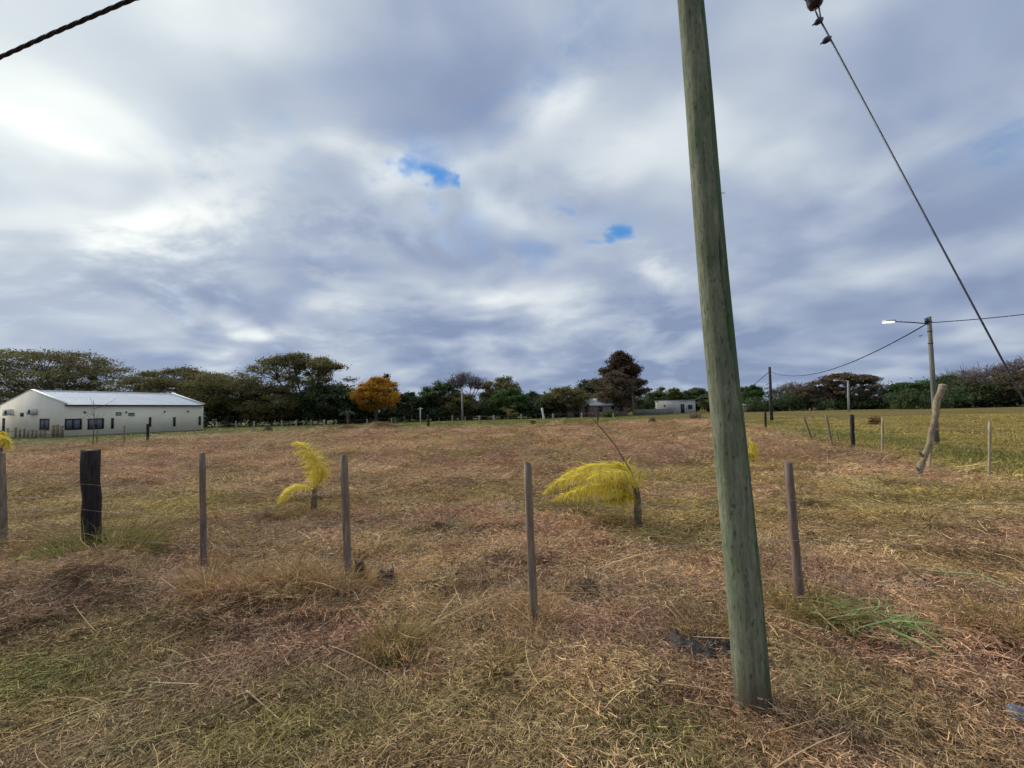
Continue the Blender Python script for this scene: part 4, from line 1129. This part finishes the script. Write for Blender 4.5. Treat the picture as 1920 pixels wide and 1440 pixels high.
# side fence receding on the right
SG = 'side fence posts on the right'
sf = []
for (lab, t_, b_, w_, mt_) in (
    ('pale thin fence post at the right edge of the picture', (1856, 791), (1854, 897), 7, 'post_pale'),
    ('pale thin stake beside the leaning log', (1749, 800), (1740, 882), 6, 'post_pale'),
    ('pale thin post right of the dark side-fence post', (1655, 783), (1654, 853), 6, 'post_pale'),
    ('dark thick post in the middle of the side fence', (1597, 778), (1600, 843), 9, 'post_black'),
    ('leaning grey stake left of the dark side-fence post', (1549, 779), (1563, 843), 5, 'post_grey'),
    ('leaning grey stake farther along the side fence', (1507, 782), (1525, 826), 4.5, 'post_grey'),
    ('short thin stake between two leaning stakes', (1568, 806), (1574, 830), 3.5, 'post_grey'),
    ('dark far post of the side fence near utility pole', (1435, 772), (1436, 811), 5, 'post_black')):
    sf.append(post('fence_post', lab, t_, b_, w_, mt_, 7, SG, wob=0.02))
sl = sorted([(f[1].x, f[1].y) for f in (sf[0], sf[2], sf[3], sf[7])], key=lambda q: q[1])
sl = [(sl[0][0] - 0.9, sl[0][1] - 3.5)] + sl
for i, (h_, nm) in enumerate(((0.95, 'top'), (0.6, 'lower'))):
    strand('fence_wire', nm + ' thin wire along the receding side fence', [h_] * len(sl), sl, 0.0025)
# leaning log brace
g = gp(1712, 897); tp_ = pt(1772, 722, g.y - 0.3); z0 = hz(g.x, g.y)
r_ = np.random.default_rng(91); lg = MB(); P = []; rad = []
for i in range(15):
    t = i / 14
    p = Vector((0, 0, -0.15)).lerp(tp_ - Vector((g.x, g.y, z0)), t)
    P.append(p + Vector((r_.normal(0, 0.022) + 0.05 * math.sin(t * 5), r_.normal(0, 0.015), 0))); rad.append(0.042 + 0.014 * math.sin(t * 9) * (1 - t) + 0.018 * t + r_.normal(0, 0.005))
lo = lg.tube(P, rad, 14).build('bark', M['log'], None, True)
try: lo.data.shade_auto_smooth(angle=0.9)
except Exception: pass
log = thing('leaning_log', 'thick crooked lichen-covered log leaning in front of the lamp pole', 'log', (g.x, g.y, z0)); lo.parent = log
lo.name = 'stem'
for (t, dx, dzz) in ((0.30, -0.16, 0.10), (0.42, 0.13, 0.05), (0.64, 0.12, -0.02), (0.2, -0.10, 0.08)):
    p = P[int(t * 14)]
    MB().tube([p, p + Vector((dx * 0.6, -0.02, dzz)), p + Vector((dx, -0.03, dzz * 1.4))], [0.035, 0.026, 0.014], 7).build('branch_stub', M['log'], log, True)
cp2 = P[-1]; 
MB().tube([cp2, cp2 + (P[-1] - P[-2]).normalized() * 0.012], [rad[-1] * 0.9, rad[-1] * 0.7], 12).build('cut_end', M['post_pale'], log)

# far line of posts before the trees
FG = 'pale posts of the far field fence'
far_posts = [(406, 791, 808, 'pale far post nearest the right corner of the white building'), (442, 790, 805, 'pale far post, second right of the white building'), (476, 790, 811, 'white far post, third right of the white building'),
 (528, 788, 801, 'pale far post below the left side of the umbrella tree'), (555, 788, 801, 'pale far post under the trunk of the umbrella tree'), (583, 787, 797, 'pale far post under the middle of the umbrella tree'),
 (608, 787, 800, 'pale far post below the right side of the umbrella tree'), (630, 787, 796, 'pale far post just left of the small green palm'), (688, 786, 795, 'pale far post under the orange tree, behind the hay pile'),
 (734, 784, 793, 'pale far post at the right side of the orange tree'), (758, 781, 791, 'pale far post right of the orange tree'), (781, 781, 790, 'pale far post left of the white post with crosspiece'),
 (823, 781, 789, 'pale far post left of the tall concrete pole'), (848, 779, 789, 'pale far post just left of the tall concrete pole'), (872, 781, 788, 'pale far post just right of the tall concrete pole'),
 (899, 780, 789, 'pale far post right of the tall concrete pole'), (926, 779, 790, 'pale far post left of the flat-topped young tree'), (977, 777, 786, 'pale far post right of the flat-topped young tree'),
 (1037, 776, 785, 'pale far post right of the white leaning post'), (1091, 775, 784, 'pale far post in front of the brick shed'), (1150, 775, 784, 'pale far post in front of the brick house')]
fl = []
for i, (px, y0, y1, lab) in enumerate(far_posts):
    o, g_ = post('far_post', lab, (px, y0), (px, y1), 3.2, 'post_far', 6, FG, wob=0.0); fl.append((g_.x, g_.y))
strand('fence_wire', 'pale wire along the far field fence below the trees', [0.8] * len(fl), sorted(fl), 0.009, 'post_far')
post('far_post', 'white slightly leaning post right of the young flat-topped tree', (1016, 765), (1020, 786), 4, 'white', 6, FG, wob=0)
DG = 'dark posts out in the hayfield'
post('field_post', 'short black post on the grass before the white building', (277, 795), (277, 829), 6, 'post_black', 7, DG, wob=0)
post('field_post', 'short black post on the far grass left of the concrete pole', (803, 778), (803, 803), 4.5, 'post_black', 7, DG, wob=0)
post('field_post', 'thin grey stake before the white building, between slot windows', (233, 798), (233, 832), 3, 'post_grey', 6, DG, wob=0)
post('field_post', 'dark thin post on the far grass below the brick house', (1121, 765), (1121, 795), 3, 'post_dark', 6, DG, wob=0)
post('field_post', 'thin stake holding the bare sapling at the left', (183, 806), (181, 834), 2.6, 'post_grey', 6, DG, wob=0)
post('field_post', 'pale thin stake near the right end of the white building', (365, 795), (366, 820), 2.6, 'post_pale', 6, DG, wob=0)

# ------------------------------------------------------------------ young yellow palms
mt, n, bs = new_mat('yellow_frond')
at = n.add('ShaderNodeAttribute', attribute_name='shade')
n.l.new(n.ramp(at.outputs['Fac'], [(0.0, (0.26, 0.27, 0.03)), (0.3, (0.74, 0.62, 0.06)), (0.75, (0.95, 0.81, 0.10)), (1.0, (0.95, 0.86, 0.34))]), bs.inputs['Base Color'])
bs.inputs['Roughness'].default_value = 0.6
tr = n.add('ShaderNodeBsdfTranslucent'); n.l.new(n.ramp(at.outputs['Fac'], [(0, (0.6, 0.48, 0.02)), (1, (0.95, 0.80, 0.10))]), tr.inputs[0])
ms = n.add('ShaderNodeMixShader'); ms.inputs[0].default_value = 0.5
n.l.new(bs.outputs[0], ms.inputs[1]); n.l.new(tr.outputs[0], ms.inputs[2])
n.l.new(ms.outputs[0], [q for q in n.n if q.type == 'OUTPUT_MATERIAL'][0].inputs[0])
M['yfrond'] = mt
M['rachis'] = simple('frond_stem', (0.20, 0.17, 0.03), 0.6, 0.3, 20)
M['palm_trunk'] = simple('palm_trunk', (0.17, 0.135, 0.085), 0.95, 0.5, 18, bump=0.8)
M['dry_stem'] = simple('dry_stem', (0.16, 0.10, 0.055), 0.8, 0.3, 14)
def frond(root, P, nl, Lf, seed, wid=0.011, droop=0.9, shade0=0.35, rad=0.007, upness=0.55):
    """P: rachis points; leaflets in two rows turned upward and then drooping"""
    r_ = np.random.default_rng(seed); nl = int(nl * 2.7); wid *= 0.9; Lf *= 1.12; shade0 += 0.15
    P = [Vector(p) for p in P]; ctrl = np.array([tuple(p) for p in P])
    tt = np.linspace(0, 1, len(P)); tq = np.linspace(0, 1, 26)
    # smooth rachis
    def cr_(t): 
        return np.array([np.interp(t, tt, ctrl[:, j]) for j in range(3)]).T
    sm = cr_(tq)
    for _ in range(3): sm[1:-1] = (sm[:-2] + 2 * sm[1:-1] + sm[2:]) / 4
    ro = MB().tube([Vector(p) for p in sm], list(np.linspace(rad, rad * 0.25, len(sm))), 6).build('frond', M['rachis'], root, True)
    u = np.sort(r_.uniform(0.10, 0.99, nl)); k_ = np.clip((u * 25).astype(int), 0, 24)
    base = sm[k_] + (sm[k_ + 1] - sm[k_]) * (u * 25 - k_)[:, None]
    tan = sm[np.clip(k_ + 1, 0, 25)] - sm[k_]; tan /= np.linalg.norm(tan, axis=1)[:, None]
    side = np.where(np.arange(nl) % 2 == 0, 1.0, -1.0)
    horiz = np.stack([-tan[:, 1], tan[:, 0], np.zeros(nl)], 1); hl_ = np.linalg.norm(horiz, axis=1)[:, None]
    horiz = np.where(hl_ > 0.15, horiz / np.maximum(hl_, 1e-6), np.array([[0.3, 0.95, 0]]))
    upv = np.cross(tan, horiz); upv *= np.sign(upv[:, 2:3] + 1e-6)
    plum = r_.uniform(-0.2, 1.0, nl) * upness * 2
    dv = horiz * side[:, None] + upv * plum[:, None] + tan * r_.uniform(0.5, 1.1, nl)[:, None] + r_.normal(0, 0.15, (nl, 3))
    dv /= np.linalg.norm(dv, axis=1)[:, None]
    az = np.arctan2(dv[:, 1], dv[:, 0]); e0 = np.arcsin(np.clip(dv[:, 2], -1, 1))
    env = np.sin(np.clip(u, 0, 1) * math.pi * 0.85 + 0.35)
    V, Fq = blades(base, az, Lf * env * r_.uniform(0.7, 1.15, nl), e0, e0 - droop * r_.uniform(0.5, 1.5, nl), wid * r_.uniform(0.7, 1.2, nl), 5, r_.normal(0, 0.3, nl), r_.normal(0, 0.7, nl), 0.2)
    lf = MB().add(V, Fq, np.repeat(np.clip(shade0 + r_.uniform(-0.45, 0.6, nl), 0, 1), 5)).build('leaflets', M['yfrond'], ro)
    lf['kind'] = 'stuff'
    return ro
# upright palm
g = gp(588, 957); u = px_m(g.y); z0 = hz(g.x, g.y)
palm = thing('young_palm', 'upright yellow young palm with a curled frond, left of centre', 'palm', (g.x, g.y, z0))
def lp_(px, py, dy=0.0):
    p = pt(px, py, g.y + dy); return Vector((p.x - g.x, p.y - g.y, p.z - z0))
MB().tube([(0, 0, -0.1), lp_(589, 935), lp_(590, 917)], [0.055, 0.05, 0.035], 9).build('trunk', M['palm_trunk'], palm, True)
frond(palm, [lp_(590, 920), lp_(596, 900), lp_(596, 880, 0.03), lp_(588, 862, 0.06), lp_(572, 848, 0.1), lp_(550, 848, 0.12)], 130, 0.27, 1, droop=1.2)
frond(palm, [lp_(590, 922), lp_(588, 895, 0.05), lp_(590, 868, 0.08), lp_(580, 842, 0.12), lp_(564, 830, 0.2), lp_(548, 832, 0.22)], 120, 0.22, 2, droop=1.0, shade0=0.5)
frond(palm, [lp_(590, 924), lp_(575, 912, -0.05), lp_(555, 910, -0.1), lp_(536, 922, -0.16), lp_(522, 941, -0.2)], 110, 0.22, 3, droop=1.3, shade0=0.55)
frond(palm, [lp_(590, 922), lp_(600, 905, -0.05), lp_(604, 890, -0.1), lp_(605, 880, -0.15)], 60, 0.2, 4, droop=1.2)
# bushy palm
g = gp(1195, 992); u = px_m(g.y); z0 = hz(g.x, g.y)
palm2 = thing('young_palm', 'bushy yellow young palm with fronds sweeping left, right of centre', 'palm', (g.x, g.y, z0))
MB().tube([(0, 0, -0.1), lp_(1196, 960), lp_(1194, 925), lp_(1192, 905)], [0.052, 0.05, 0.045, 0.02], 9).build('trunk', M['palm_trunk'], palm2, True)
frond(palm2, [lp_(1192, 925), lp_(1165, 905), lp_(1130, 890, 0.05), lp_(1085, 890, 0.1), lp_(1045, 905, 0.12), lp_(1018, 925, 0.12)], 190, 0.26, 5, droop=1.4)
frond(palm2, [lp_(1192, 925), lp_(1175, 890, 0.1), lp_(1150, 872, 0.2), lp_(1110, 872, 0.3), lp_(1070, 885, 0.35), lp_(1040, 905, 0.4)], 190, 0.27, 6, droop=1.2, shade0=0.45)
frond(palm2, [lp_(1192, 930), lp_(1170, 918, -0.1), lp_(1135, 908, -0.15), lp_(1095, 912, -0.2), lp_(1060, 930, -0.2)], 170, 0.24, 7, droop=1.5, shade0=0.3)
frond(palm2, [lp_(1192, 925), lp_(1186, 895, 0.1), lp_(1172, 875, 0.15), lp_(1148, 868, 0.2)], 110, 0.26, 8, droop=1.0, shade0=0.4)
frond(palm2, [lp_(1192, 930), lp_(1165, 925, 0.2), lp_(1120, 918, 0.35), lp_(1070, 922, 0.45), lp_(1035, 938, 0.5)], 150, 0.24, 41, droop=1.4, shade0=0.3)
frond(palm2, [lp_(1192, 925), lp_(1180, 900, -0.1), lp_(1160, 885, -0.2), lp_(1130, 885, -0.3), lp_(1100, 900, -0.35)], 130, 0.22, 42, droop=1.3, shade0=0.45)
frond(palm2, [lp_(1192, 935), lp_(1180, 932, -0.1), lp_(1160, 935, -0.15), lp_(1130, 940, -0.15)], 90, 0.16, 9, droop=1.3, shade0=0.1)
MB().tube([lp_(1195, 912), lp_(1180, 878), lp_(1150, 830), lp_(1118, 792), lp_(1103, 778)], [0.012, 0.009, 0.008, 0.006, 0.003], 6).build('bare_stem', M['dry_stem'], palm2, True)
MB().tube([lp_(1196, 915), lp_(1199, 895), lp_(1203, 877)], [0.010, 0.006, 0.002], 5).build('spike', M['dry_stem'], palm2)
# small palms farther off
g = gp(1411, 872); u = px_m(g.y); z0 = hz(g.x, g.y)
palm3 = thing('young_palm', 'small dull yellow palm peeping out right of the utility pole', 'palm', (g.x, g.y, z0))
MB().tube([(0, 0, -0.1), lp_(1411, 862)], [0.05, 0.04], 7).build('trunk', M['palm_trunk'], palm3)
for i, c_ in enumerate(([(1411, 864), (1409, 840), (1405, 820)], [(1411, 864), (1414, 845), (1413, 828)], [(1411, 864), (1404, 850), (1395, 846)])): frond(palm3, [lp_(*q) for q in c_], 70, 0.24, 20 + i, droop=1.4, wid=0.014, shade0=0.25)
g = gp(2, 853); u = px_m(g.y); z0 = hz(g.x, g.y)
palm4 = thing('young_palm', 'yellow palm partly cut off at the left edge', 'palm', (g.x, g.y, z0))
MB().tube([(0, 0, -0.1), lp_(2, 840)], [0.08, 0.06], 7).build('trunk', M['palm_trunk'], palm4)
for i, c_ in enumerate(([(2, 842), (8, 822), (14, 832)], [(2, 842), (-4, 818), (-14, 824)], [(2, 842), (4, 815), (2, 810)], [(2, 842), (12, 828), (18, 842)])): frond(palm4, [lp_(*q) for q in c_], 60, 0.35, 30 + i, droop=1.2, wid=0.03, shade0=0.5)
g = gp(652, 799); g.y = 74; g.x = pt(652, 790, 74).x; z0 = 0
palm5 = thing('green_palm', 'small green palm at the tree line left of the hay pile', 'palm', (g.x, g.y, 0))
MB().tube([(0, 0, -0.1), lp_(652, 775)], [0.2, 0.16], 7).build('trunk', M['palm_trunk'], palm5)
M['gleaf'] = leafmat('leaf_palm', (0.03, 0.045, 0.025), (0.10, 0.13, 0.075), (0.17, 0.2, 0.12))
r_ = np.random.default_rng(55)
for i in range(9):
    a = i / 9 * 6.283; c_ = lp_(652, 774)
    V, Fq = blades([tuple(c_)] * 6, a + r_.normal(0, 0.15, 6), r_.uniform(1.4, 1.9, 6), r_.uniform(0.5, 1.0, 6), r_.uniform(-1.1, -0.7, 6), 0.28, 6)
    MB().add(V, Fq, np.repeat(r_.random(6), 6)).build('frond', M['gleaf'], palm5)

# ------------------------------------------------------------------ hay piles, tufts, stalks, litter
TM = {'dry': leafmat('tuft_dry', (0.20, 0.12, 0.05), (0.50, 0.33, 0.15), (0.68, 0.50, 0.27)),
      'olive': leafmat('tuft_olive', (0.15, 0.11, 0.035), (0.40, 0.29, 0.10), (0.60, 0.46, 0.20)),
      'green': leafmat('tuft_green', (0.09, 0.095, 0.02), (0.27, 0.25, 0.06), (0.48, 0.40, 0.15)),
      'cut': leafmat('cut_leaves', (0.12, 0.22, 0.05), (0.34, 0.47, 0.17), (0.64, 0.70, 0.40))}
def tuft(name, label, px, py, wpx, hpx, mat, seed, nb=140, cat='grass tuft', flat=False, bw=1.0):
    g = gp(px, py); u = px_m(g.y); r_ = np.random.default_rng(seed)
    if not flat: nb = int(nb * 1.9); hpx *= 1.2
    Rw = wpx * u / 2; Hh = hpx * u
    rr = Rw * 0.75 * np.sqrt(r_.random(nb)); a = r_.random(nb) * 6.283
    P = np.stack([rr * np.cos(a), rr * np.sin(a) * 0.8, np.zeros(nb)], 1)
    P[:, 2] = height(P[:, 0] + g.x, P[:, 1] + g.y) - hz(g.x, g.y) - 0.01
    az = a + r_.normal(0, 0.8, nb)
    if flat:
        e0, e1, L_ = r_.uniform(-0.05, 0.28, nb), r_.uniform(-0.25, 0.05, nb), r_.uniform(0.4, 1.2, nb) * Rw
        P[:, 2] += r_.uniform(0.03, 0.09, nb); az = r_.normal(-0.3, 0.75, nb) + np.pi * (r_.random(nb) < 0.35)
    else: e0, e1, L_ = r_.uniform(0.7, 1.5, nb), r_.uniform(-0.9, 0.9, nb), r_.uniform(0.6, 1.35, nb) * Hh
    V, Fq = blades(P, az, L_, e0, e1, bw * r_.uniform(0.003, 0.0075, nb), 5, r_.normal(0, 0.5, nb), r_.normal(0, 0.5, nb))
    o = MB().add(V, Fq, np.repeat(r_.random(nb), 5)).build(name, TM[mat]); o.location = (g.x, g.y, hz(g.x, g.y))
    return tag(o, label, cat, 'grass tufts')
tuft('grass_tuft', 'green-gold grass tuft around the foot of the thick black post', 185, 1056, 190, 80, 'green', 101, 520)
tuft('grass_tuft', 'dry grass tuft right of the thick black post', 245, 1050, 120, 50, 'olive', 102, 240)
tuft('grass_tuft', 'dry straw tuft at the foot of the grey post right of the upright palm', 648, 1108, 110, 70, 'dry', 103, 260)
tuft('grass_tuft', 'dark upright grass tuft left of centre, in front of the fence', 735, 1222, 80, 60, 'olive', 104, 200)
tuft('grass_tuft', 'dry grass at the foot of the slim post left of the bushy palm', 1010, 1165, 80, 50, 'dry', 105, 130)
tuft('grass_tuft', 'small olive grass tuft in the foreground, centre', 945, 1262, 60, 36, 'olive', 106, 110)
tuft('grass_tuft', 'olive grass tuft at the foot of the brown square post', 1510, 1170, 130, 70, 'olive', 107, 260)
tuft('grass_tuft', 'green grass tuft right of the brown square post', 1560, 1185, 120, 50, 'olive', 108, 120)
tuft('grass_tuft', 'long olive grass at the right edge, in front of the pasture', 1880, 1205, 190, 60, 'olive', 109, 300)
tuft('grass_tuft', 'dark grass tuft just left of the utility pole foot', 1330, 1190, 150, 45, 'olive', 110, 220)
tuft('grass_tuft', 'grass tuft around the trunk of the upright yellow palm', 575, 965, 120, 26, 'olive', 111, 220)
tuft('grass_tuft', 'green grass beneath the bushy yellow palm', 1090, 950, 170, 28, 'green', 112, 320)
tuft('grass_tuft', 'dry brown grass hummock in front of the thin post, left', 440, 1140, 190, 55, 'dry', 113, 380)
tuft('grass_tuft', 'dry grass hummock right of the thin fence post, left of centre', 560, 1130, 150, 50, 'dry', 114, 280)
tuft('grass_tuft', 'reddish dry grass hummock beside the dark side-fence post', 1560, 868, 120, 22, 'dry', 115, 240)
tuft('grass_tuft', 'reddish dry grass hummock right of the small dull palm', 1470, 862, 110, 24, 'dry', 116, 240)
tuft('grass_tuft', 'dry grass at the foot of the post cut by the left edge', 15, 1045, 110, 40, 'dry', 120, 130)
tuft('grass_tuft', 'dry grass at the foot of the thin post right of the black post', 388, 1085, 90, 38, 'dry', 121, 130)
tuft('grass_tuft', 'straw hummock left of the foot of the grey post, left of centre', 610, 1120, 130, 50, 'dry', 122, 200)
tuft('grass_tuft', 'short dry grass gathered round the foot of the utility pole', 1414, 1338, 150, 26, 'dry', 123, 120)
tuft('cut_leaves', 'heap of freshly cut green leaves right of the brown square post', 1625, 1182, 210, 40, 'cut', 117, 190, 'cut leaves', True, 2.6)
tuft('cut_leaves', 'cut green leaf clump between the two yellow palms', 868, 980, 90, 20, 'cut', 118, 60, 'cut leaves', True, 2.4)
tuft('cut_leaves', 'pale green cut leaves left of the thick black post', 85, 1052, 110, 30, 'cut', 119, 30, 'cut leaves', True, 2.2)
def hay_pile(label, px, py, wpx, hpx, seed):
    g = gp(px, py); u = px_m(g.y); r_ = np.random.default_rng(seed); nb = 700
    root = thing('hay_pile', label, 'hay pile', (g.x, g.y, 0), 0, 'hay piles')
    Rw = wpx * u / 2; Hh = hpx * u
    mb = MB(); n1_, n2_ = 24, 8; V = []
    for j in range(n2_ + 1):
        for i in range(n1_):
            a = 6.283 * i / n1_; t = j / n2_
            k_ = 1 + 0.2 * math.sin(a * 3 + seed) + r_.normal(0, 0.05)
            V.append((math.cos(a) * Rw * (1 - t) * k_, math.sin(a) * Rw * 0.6 * (1 - t) * k_, Hh * (1 - (1 - t) ** 2) * (1 + r_.normal(0, 0.05)) - 0.05))
    mb.add(V, [(j * n1_ + i, j * n1_ + (i + 1) % n1_, (j + 1) * n1_ + (i + 1) % n1_, (j + 1) * n1_ + i) for j in range(n2_) for i in range(n1_)], 0.3).build('mound', TM['dry'], root, True)
    a = r_.random(nb) * 6.283; t = r_.random(nb)
    P = np.stack([np.cos(a) * Rw * t, np.sin(a) * Rw * 0.6 * t, Hh * (1 - t ** 2) * 0.97], 1)
    V, Fq = blades(P, r_.random(nb) * 6.283, r_.uniform(0.3, 0.9, nb), r_.uniform(-0.2, 0.7, nb), r_.uniform(-0.9, 0.0, nb), u * 0.7, 3)
    st = MB().add(V, Fq, np.repeat(r_.random(nb), 3)).build('straw', TM['dry'], root); st['kind'] = 'stuff'
hay_pile('long low hay pile on the far grass below the orange tree', 712, 806, 90, 15, 1)
hay_pile('smaller hay pile left of the long low pile, near small palm', 652, 806, 60, 9, 2)
M['stalk_pale'] = simple('pale_stalk', (0.62, 0.58, 0.42), 0.7, 0.12, 20)
M['stalk_green'] = simple('green_stalk', (0.36, 0.42, 0.20), 0.7, 0.15, 20)
M['stalk_straw'] = simple('straw_stalk', (0.45, 0.34, 0.19), 0.7, 0.2, 20)
def stalk(label, pix, wpx, mat, lift=0.03):
    P = []
    for p in pix:
        g = gp(*p); P.append(Vector((g.x, g.y, hz(g.x, g.y) + lift)))
    for q in range(1, len(P) - 1): P[q].z += 0.015
    sm = []
    arr = np.array([tuple(p) for p in P]); t0 = np.linspace(0, 1, len(P)); tq = np.linspace(0, 1, 16)
    arr = np.stack([np.interp(tq, t0, arr[:, j]) for j in range(3)], 1)
    for _ in range(2): arr[1:-1] = (arr[:-2] + 2 * arr[1:-1] + arr[2:]) / 4
    u = px_m(P[0].y)
    o = MB().tube([Vector(a) - P[0] for a in arr], list(np.linspace(wpx * u * 0.5, wpx * u * 0.25, 16)), 5).build('cut_stalk', M[mat], None, True); o.location = P[0]
    return tag(o, label, 'stalk', 'loose cut stalks')
stalk('short white stick lying right of the slim fence post', [(1131, 1078), (1140, 1088), (1152, 1100)], 6, 'stalk_pale')
stalk('straight pale green stalk lying at right, upper of the crossed pair', [(1733, 1060), (1765, 1078), (1797, 1092)], 6, 'stalk_green')
stalk('long curved pale green stalk lying at right, lower of the crossed pair', [(1720, 1078), (1770, 1090), (1840, 1094), (1900, 1108)], 5, 'stalk_green')
stalk('curved straw stalk left of the crossed green stalks', [(1685, 1060), (1695, 1078), (1728, 1105)], 4.5, 'stalk_straw')
stalk('hook-shaped straw stalk behind the heap of cut green leaves', [(1655, 1100), (1678, 1115), (1680, 1132), (1665, 1148)], 4, 'stalk_straw')
stalk('short greenish stalk lying left of the utility pole foot', [(1133, 1248), (1160, 1241), (1205, 1240)], 5, 'stalk_green')
stalk('long straw stalk along the bottom edge left of the utility pole', [(1180, 1392), (1280, 1388), (1395, 1397)], 5, 'stalk_straw')
stalk('small curled pale stalk behind the grey post right of upright palm', [(700, 998), (711, 1005), (708, 1015)], 4, 'stalk_pale')
stalk('short pale stalk lying left below the thick black post', [(104, 1070), (105, 1085), (107, 1098)], 4.5, 'stalk_pale')
stalk('long straw stalk lying across the lower left foreground', [(240, 1297), (300, 1290), (370, 1279)], 4, 'stalk_green')
stalk('bent straw stalk in the lower left foreground, right end', [(462, 1312), (500, 1335), (528, 1362)], 4, 'stalk_straw')
stalk('horizontal straw stalk near the bottom, left of centre', [(525, 1370), (570, 1367), (620, 1366)], 4, 'stalk_straw')
stalk('pale straw stalk leaning on the ground left of dark grass tuft', [(640, 1135), (680, 1180), (715, 1225)], 4, 'stalk_straw')
stalk('long straw stalk lying in front of the heap of green leaves', [(1580, 1195), (1620, 1222), (1710, 1237)], 5, 'stalk_green')
stalk('long straw stalk lying right of the utility pole foot', [(1430, 1345), (1500, 1325), (1545, 1310)], 4, 'stalk_straw')
stalk('greenish long stalk lying over the grass right of the square post', [(1462, 1172), (1510, 1205), (1560, 1215)], 4, 'stalk_green')
# crumpled plastic
def crumple(name, label, px, py, wpx, dpx, h_, mat, seed, rz=0.0):
    g = gp(px, py); u = px_m(g.y); W_ = wpx * u; D_ = dpx
    nx_, ny_ = 34, 22; V = []
    for j in range(ny_ + 1):
        for i in range(nx_ + 1):
            a, b_ = i / nx_ - 0.5, j / ny_ - 0.5
            e = max(0.0, 1 - ((a * 2) ** 2 + (b_ * 2) ** 2) ** 0.7 * (0.75 + 0.5 * float(vn(a * 6 + seed, b_ * 6))))
            rid = 1 - abs(float(vn(a * 5 + seed * 3, b_ * 3.5 + 2 + a * 2)) - 0.5) * 3
            rid2 = 1 - abs(float(vn(a * 13 + seed, b_ * 8 + 8 - a * 5)) - 0.5) * 2
            V.append((a * W_, b_ * D_, h_ * (0.3 + 0.65 * rid + 0.35 * rid2) * min(e * 2.2, 1) - 0.025))
    o = MB().add(V, [(j * (nx_ + 1) + i, j * (nx_ + 1) + i + 1, (j + 1) * (nx_ + 1) + i + 1, (j + 1) * (nx_ + 1) + i) for j in range(ny_) for i in range(nx_)]).build(name, M[mat], None, False)
    so = o.modifiers.new('thickness', 'SOLIDIFY'); so.thickness = 0.003
    o.location = (g.x, g.y, hz(g.x, g.y) + 0.02); o.rotation_euler = (0, 0, rz)
    return tag(o, label, 'litter')
crumple('plastic_sheet', 'crumpled dark plastic sheet half buried beside the utility pole foot', 1318, 1222, 140, 0.42, 0.085, 'grey_plastic', 5, -0.35)
crumple('plastic_scrap', 'small black plastic scrap right of the grey fence post', 725, 1096, 40, 0.16, 0.15, 'black_plastic', 9, 0.5)
crumple('plastic_scrap', 'black scrap leaning at the foot of the grey fence post', 674, 1088, 28, 0.10, 0.22, 'black_plastic', 14, 0.2)
# bottle at the right edge
g = gp(1908, 1366)
mt, n, bs = new_mat('bottle_plastic'); bs.inputs['Base Color'].default_value = (0.62, 0.76, 0.92, 1); bs.inputs['Roughness'].default_value = 0.15; bs.inputs['Transmission Weight'].default_value = 0.85; bs.inputs['IOR'].default_value = 1.2
bt = thing('plastic_bottle', 'crushed pale blue plastic bottle in the grass at right edge', 'bottle', (g.x - 0.035, g.y, hz(g.x, g.y) + 0.045), R(-20))
prof = [(0.0, 0.001), (0.004, 0.024), (0.012, 0.03)] + [(0.02 + 0.012 * i, 0.031 - (0.003 if i % 2 else 0)) for i in range(9)] + [(0.14, 0.03), (0.165, 0.022), (0.18, 0.013), (0.2, 0.012)]
b_ = MB().tube([(q[0], 0.004 * math.sin(q[0] * 40), 0.004 * math.cos(q[0] * 60)) for q in prof], [q[1] for q in prof], 16); b_.build('body', mt, bt, True)
MB().tube([(0.2, 0.004, 0), (0.218, 0.004, 0)], 0.015, 14).build('cap', simple('bottle_cap', (0.1, 0.2, 0.55), 0.4, 0.1), bt)
# pale pebble
g = gp(1540, 1387); pv = MB()
V, Fq = tube([(-0.012, 0, 0), (-0.009, 0, 0), (0, 0, 0.001), (0.009, 0, 0), (0.013, 0, 0)], [0.002, 0.007, 0.009, 0.007, 0.002], 9)
o = pv.add(V * np.array([1.0, 0.9, 0.7]), Fq).build('pebble', M['stalk_pale'], None, True); o.location = (g.x, g.y, hz(g.x, g.y) + 0.02); tag(o, 'tiny white pebble on bare earth right of the pole foot', 'pebble')
# bird
bp_ = pt(1726, 630, 34)
bd = thing('flying_bird', 'tiny dark bird flying left of the lamp pole, under the line', 'bird', bp_)
V, Fq = tube([(-0.13, 0, -0.02), (-0.10, 0, -0.01), (-0.04, 0, 0), (0.03, 0, 0.01), (0.08, 0, 0.02), (0.13, 0, 0.03)], [0.006, 0.022, 0.035, 0.03, 0.02, 0.004], 8)
MB().add(V, Fq).build('body', M['black_plastic'], bd, True)
for sg in (-1, 1):
    MB().add([(-0.05, 0, 0.0), (0.05, 0, 0.01), (0.07, sg * 0.2, 0.07), (-0.02, sg * 0.22, 0.05), (0.0, sg * 0.11, 0.055)], [(0, 1, 4), (1, 2, 4), (2, 3, 4), (3, 0, 4)]).build('wing', M['black_plastic'], bd)
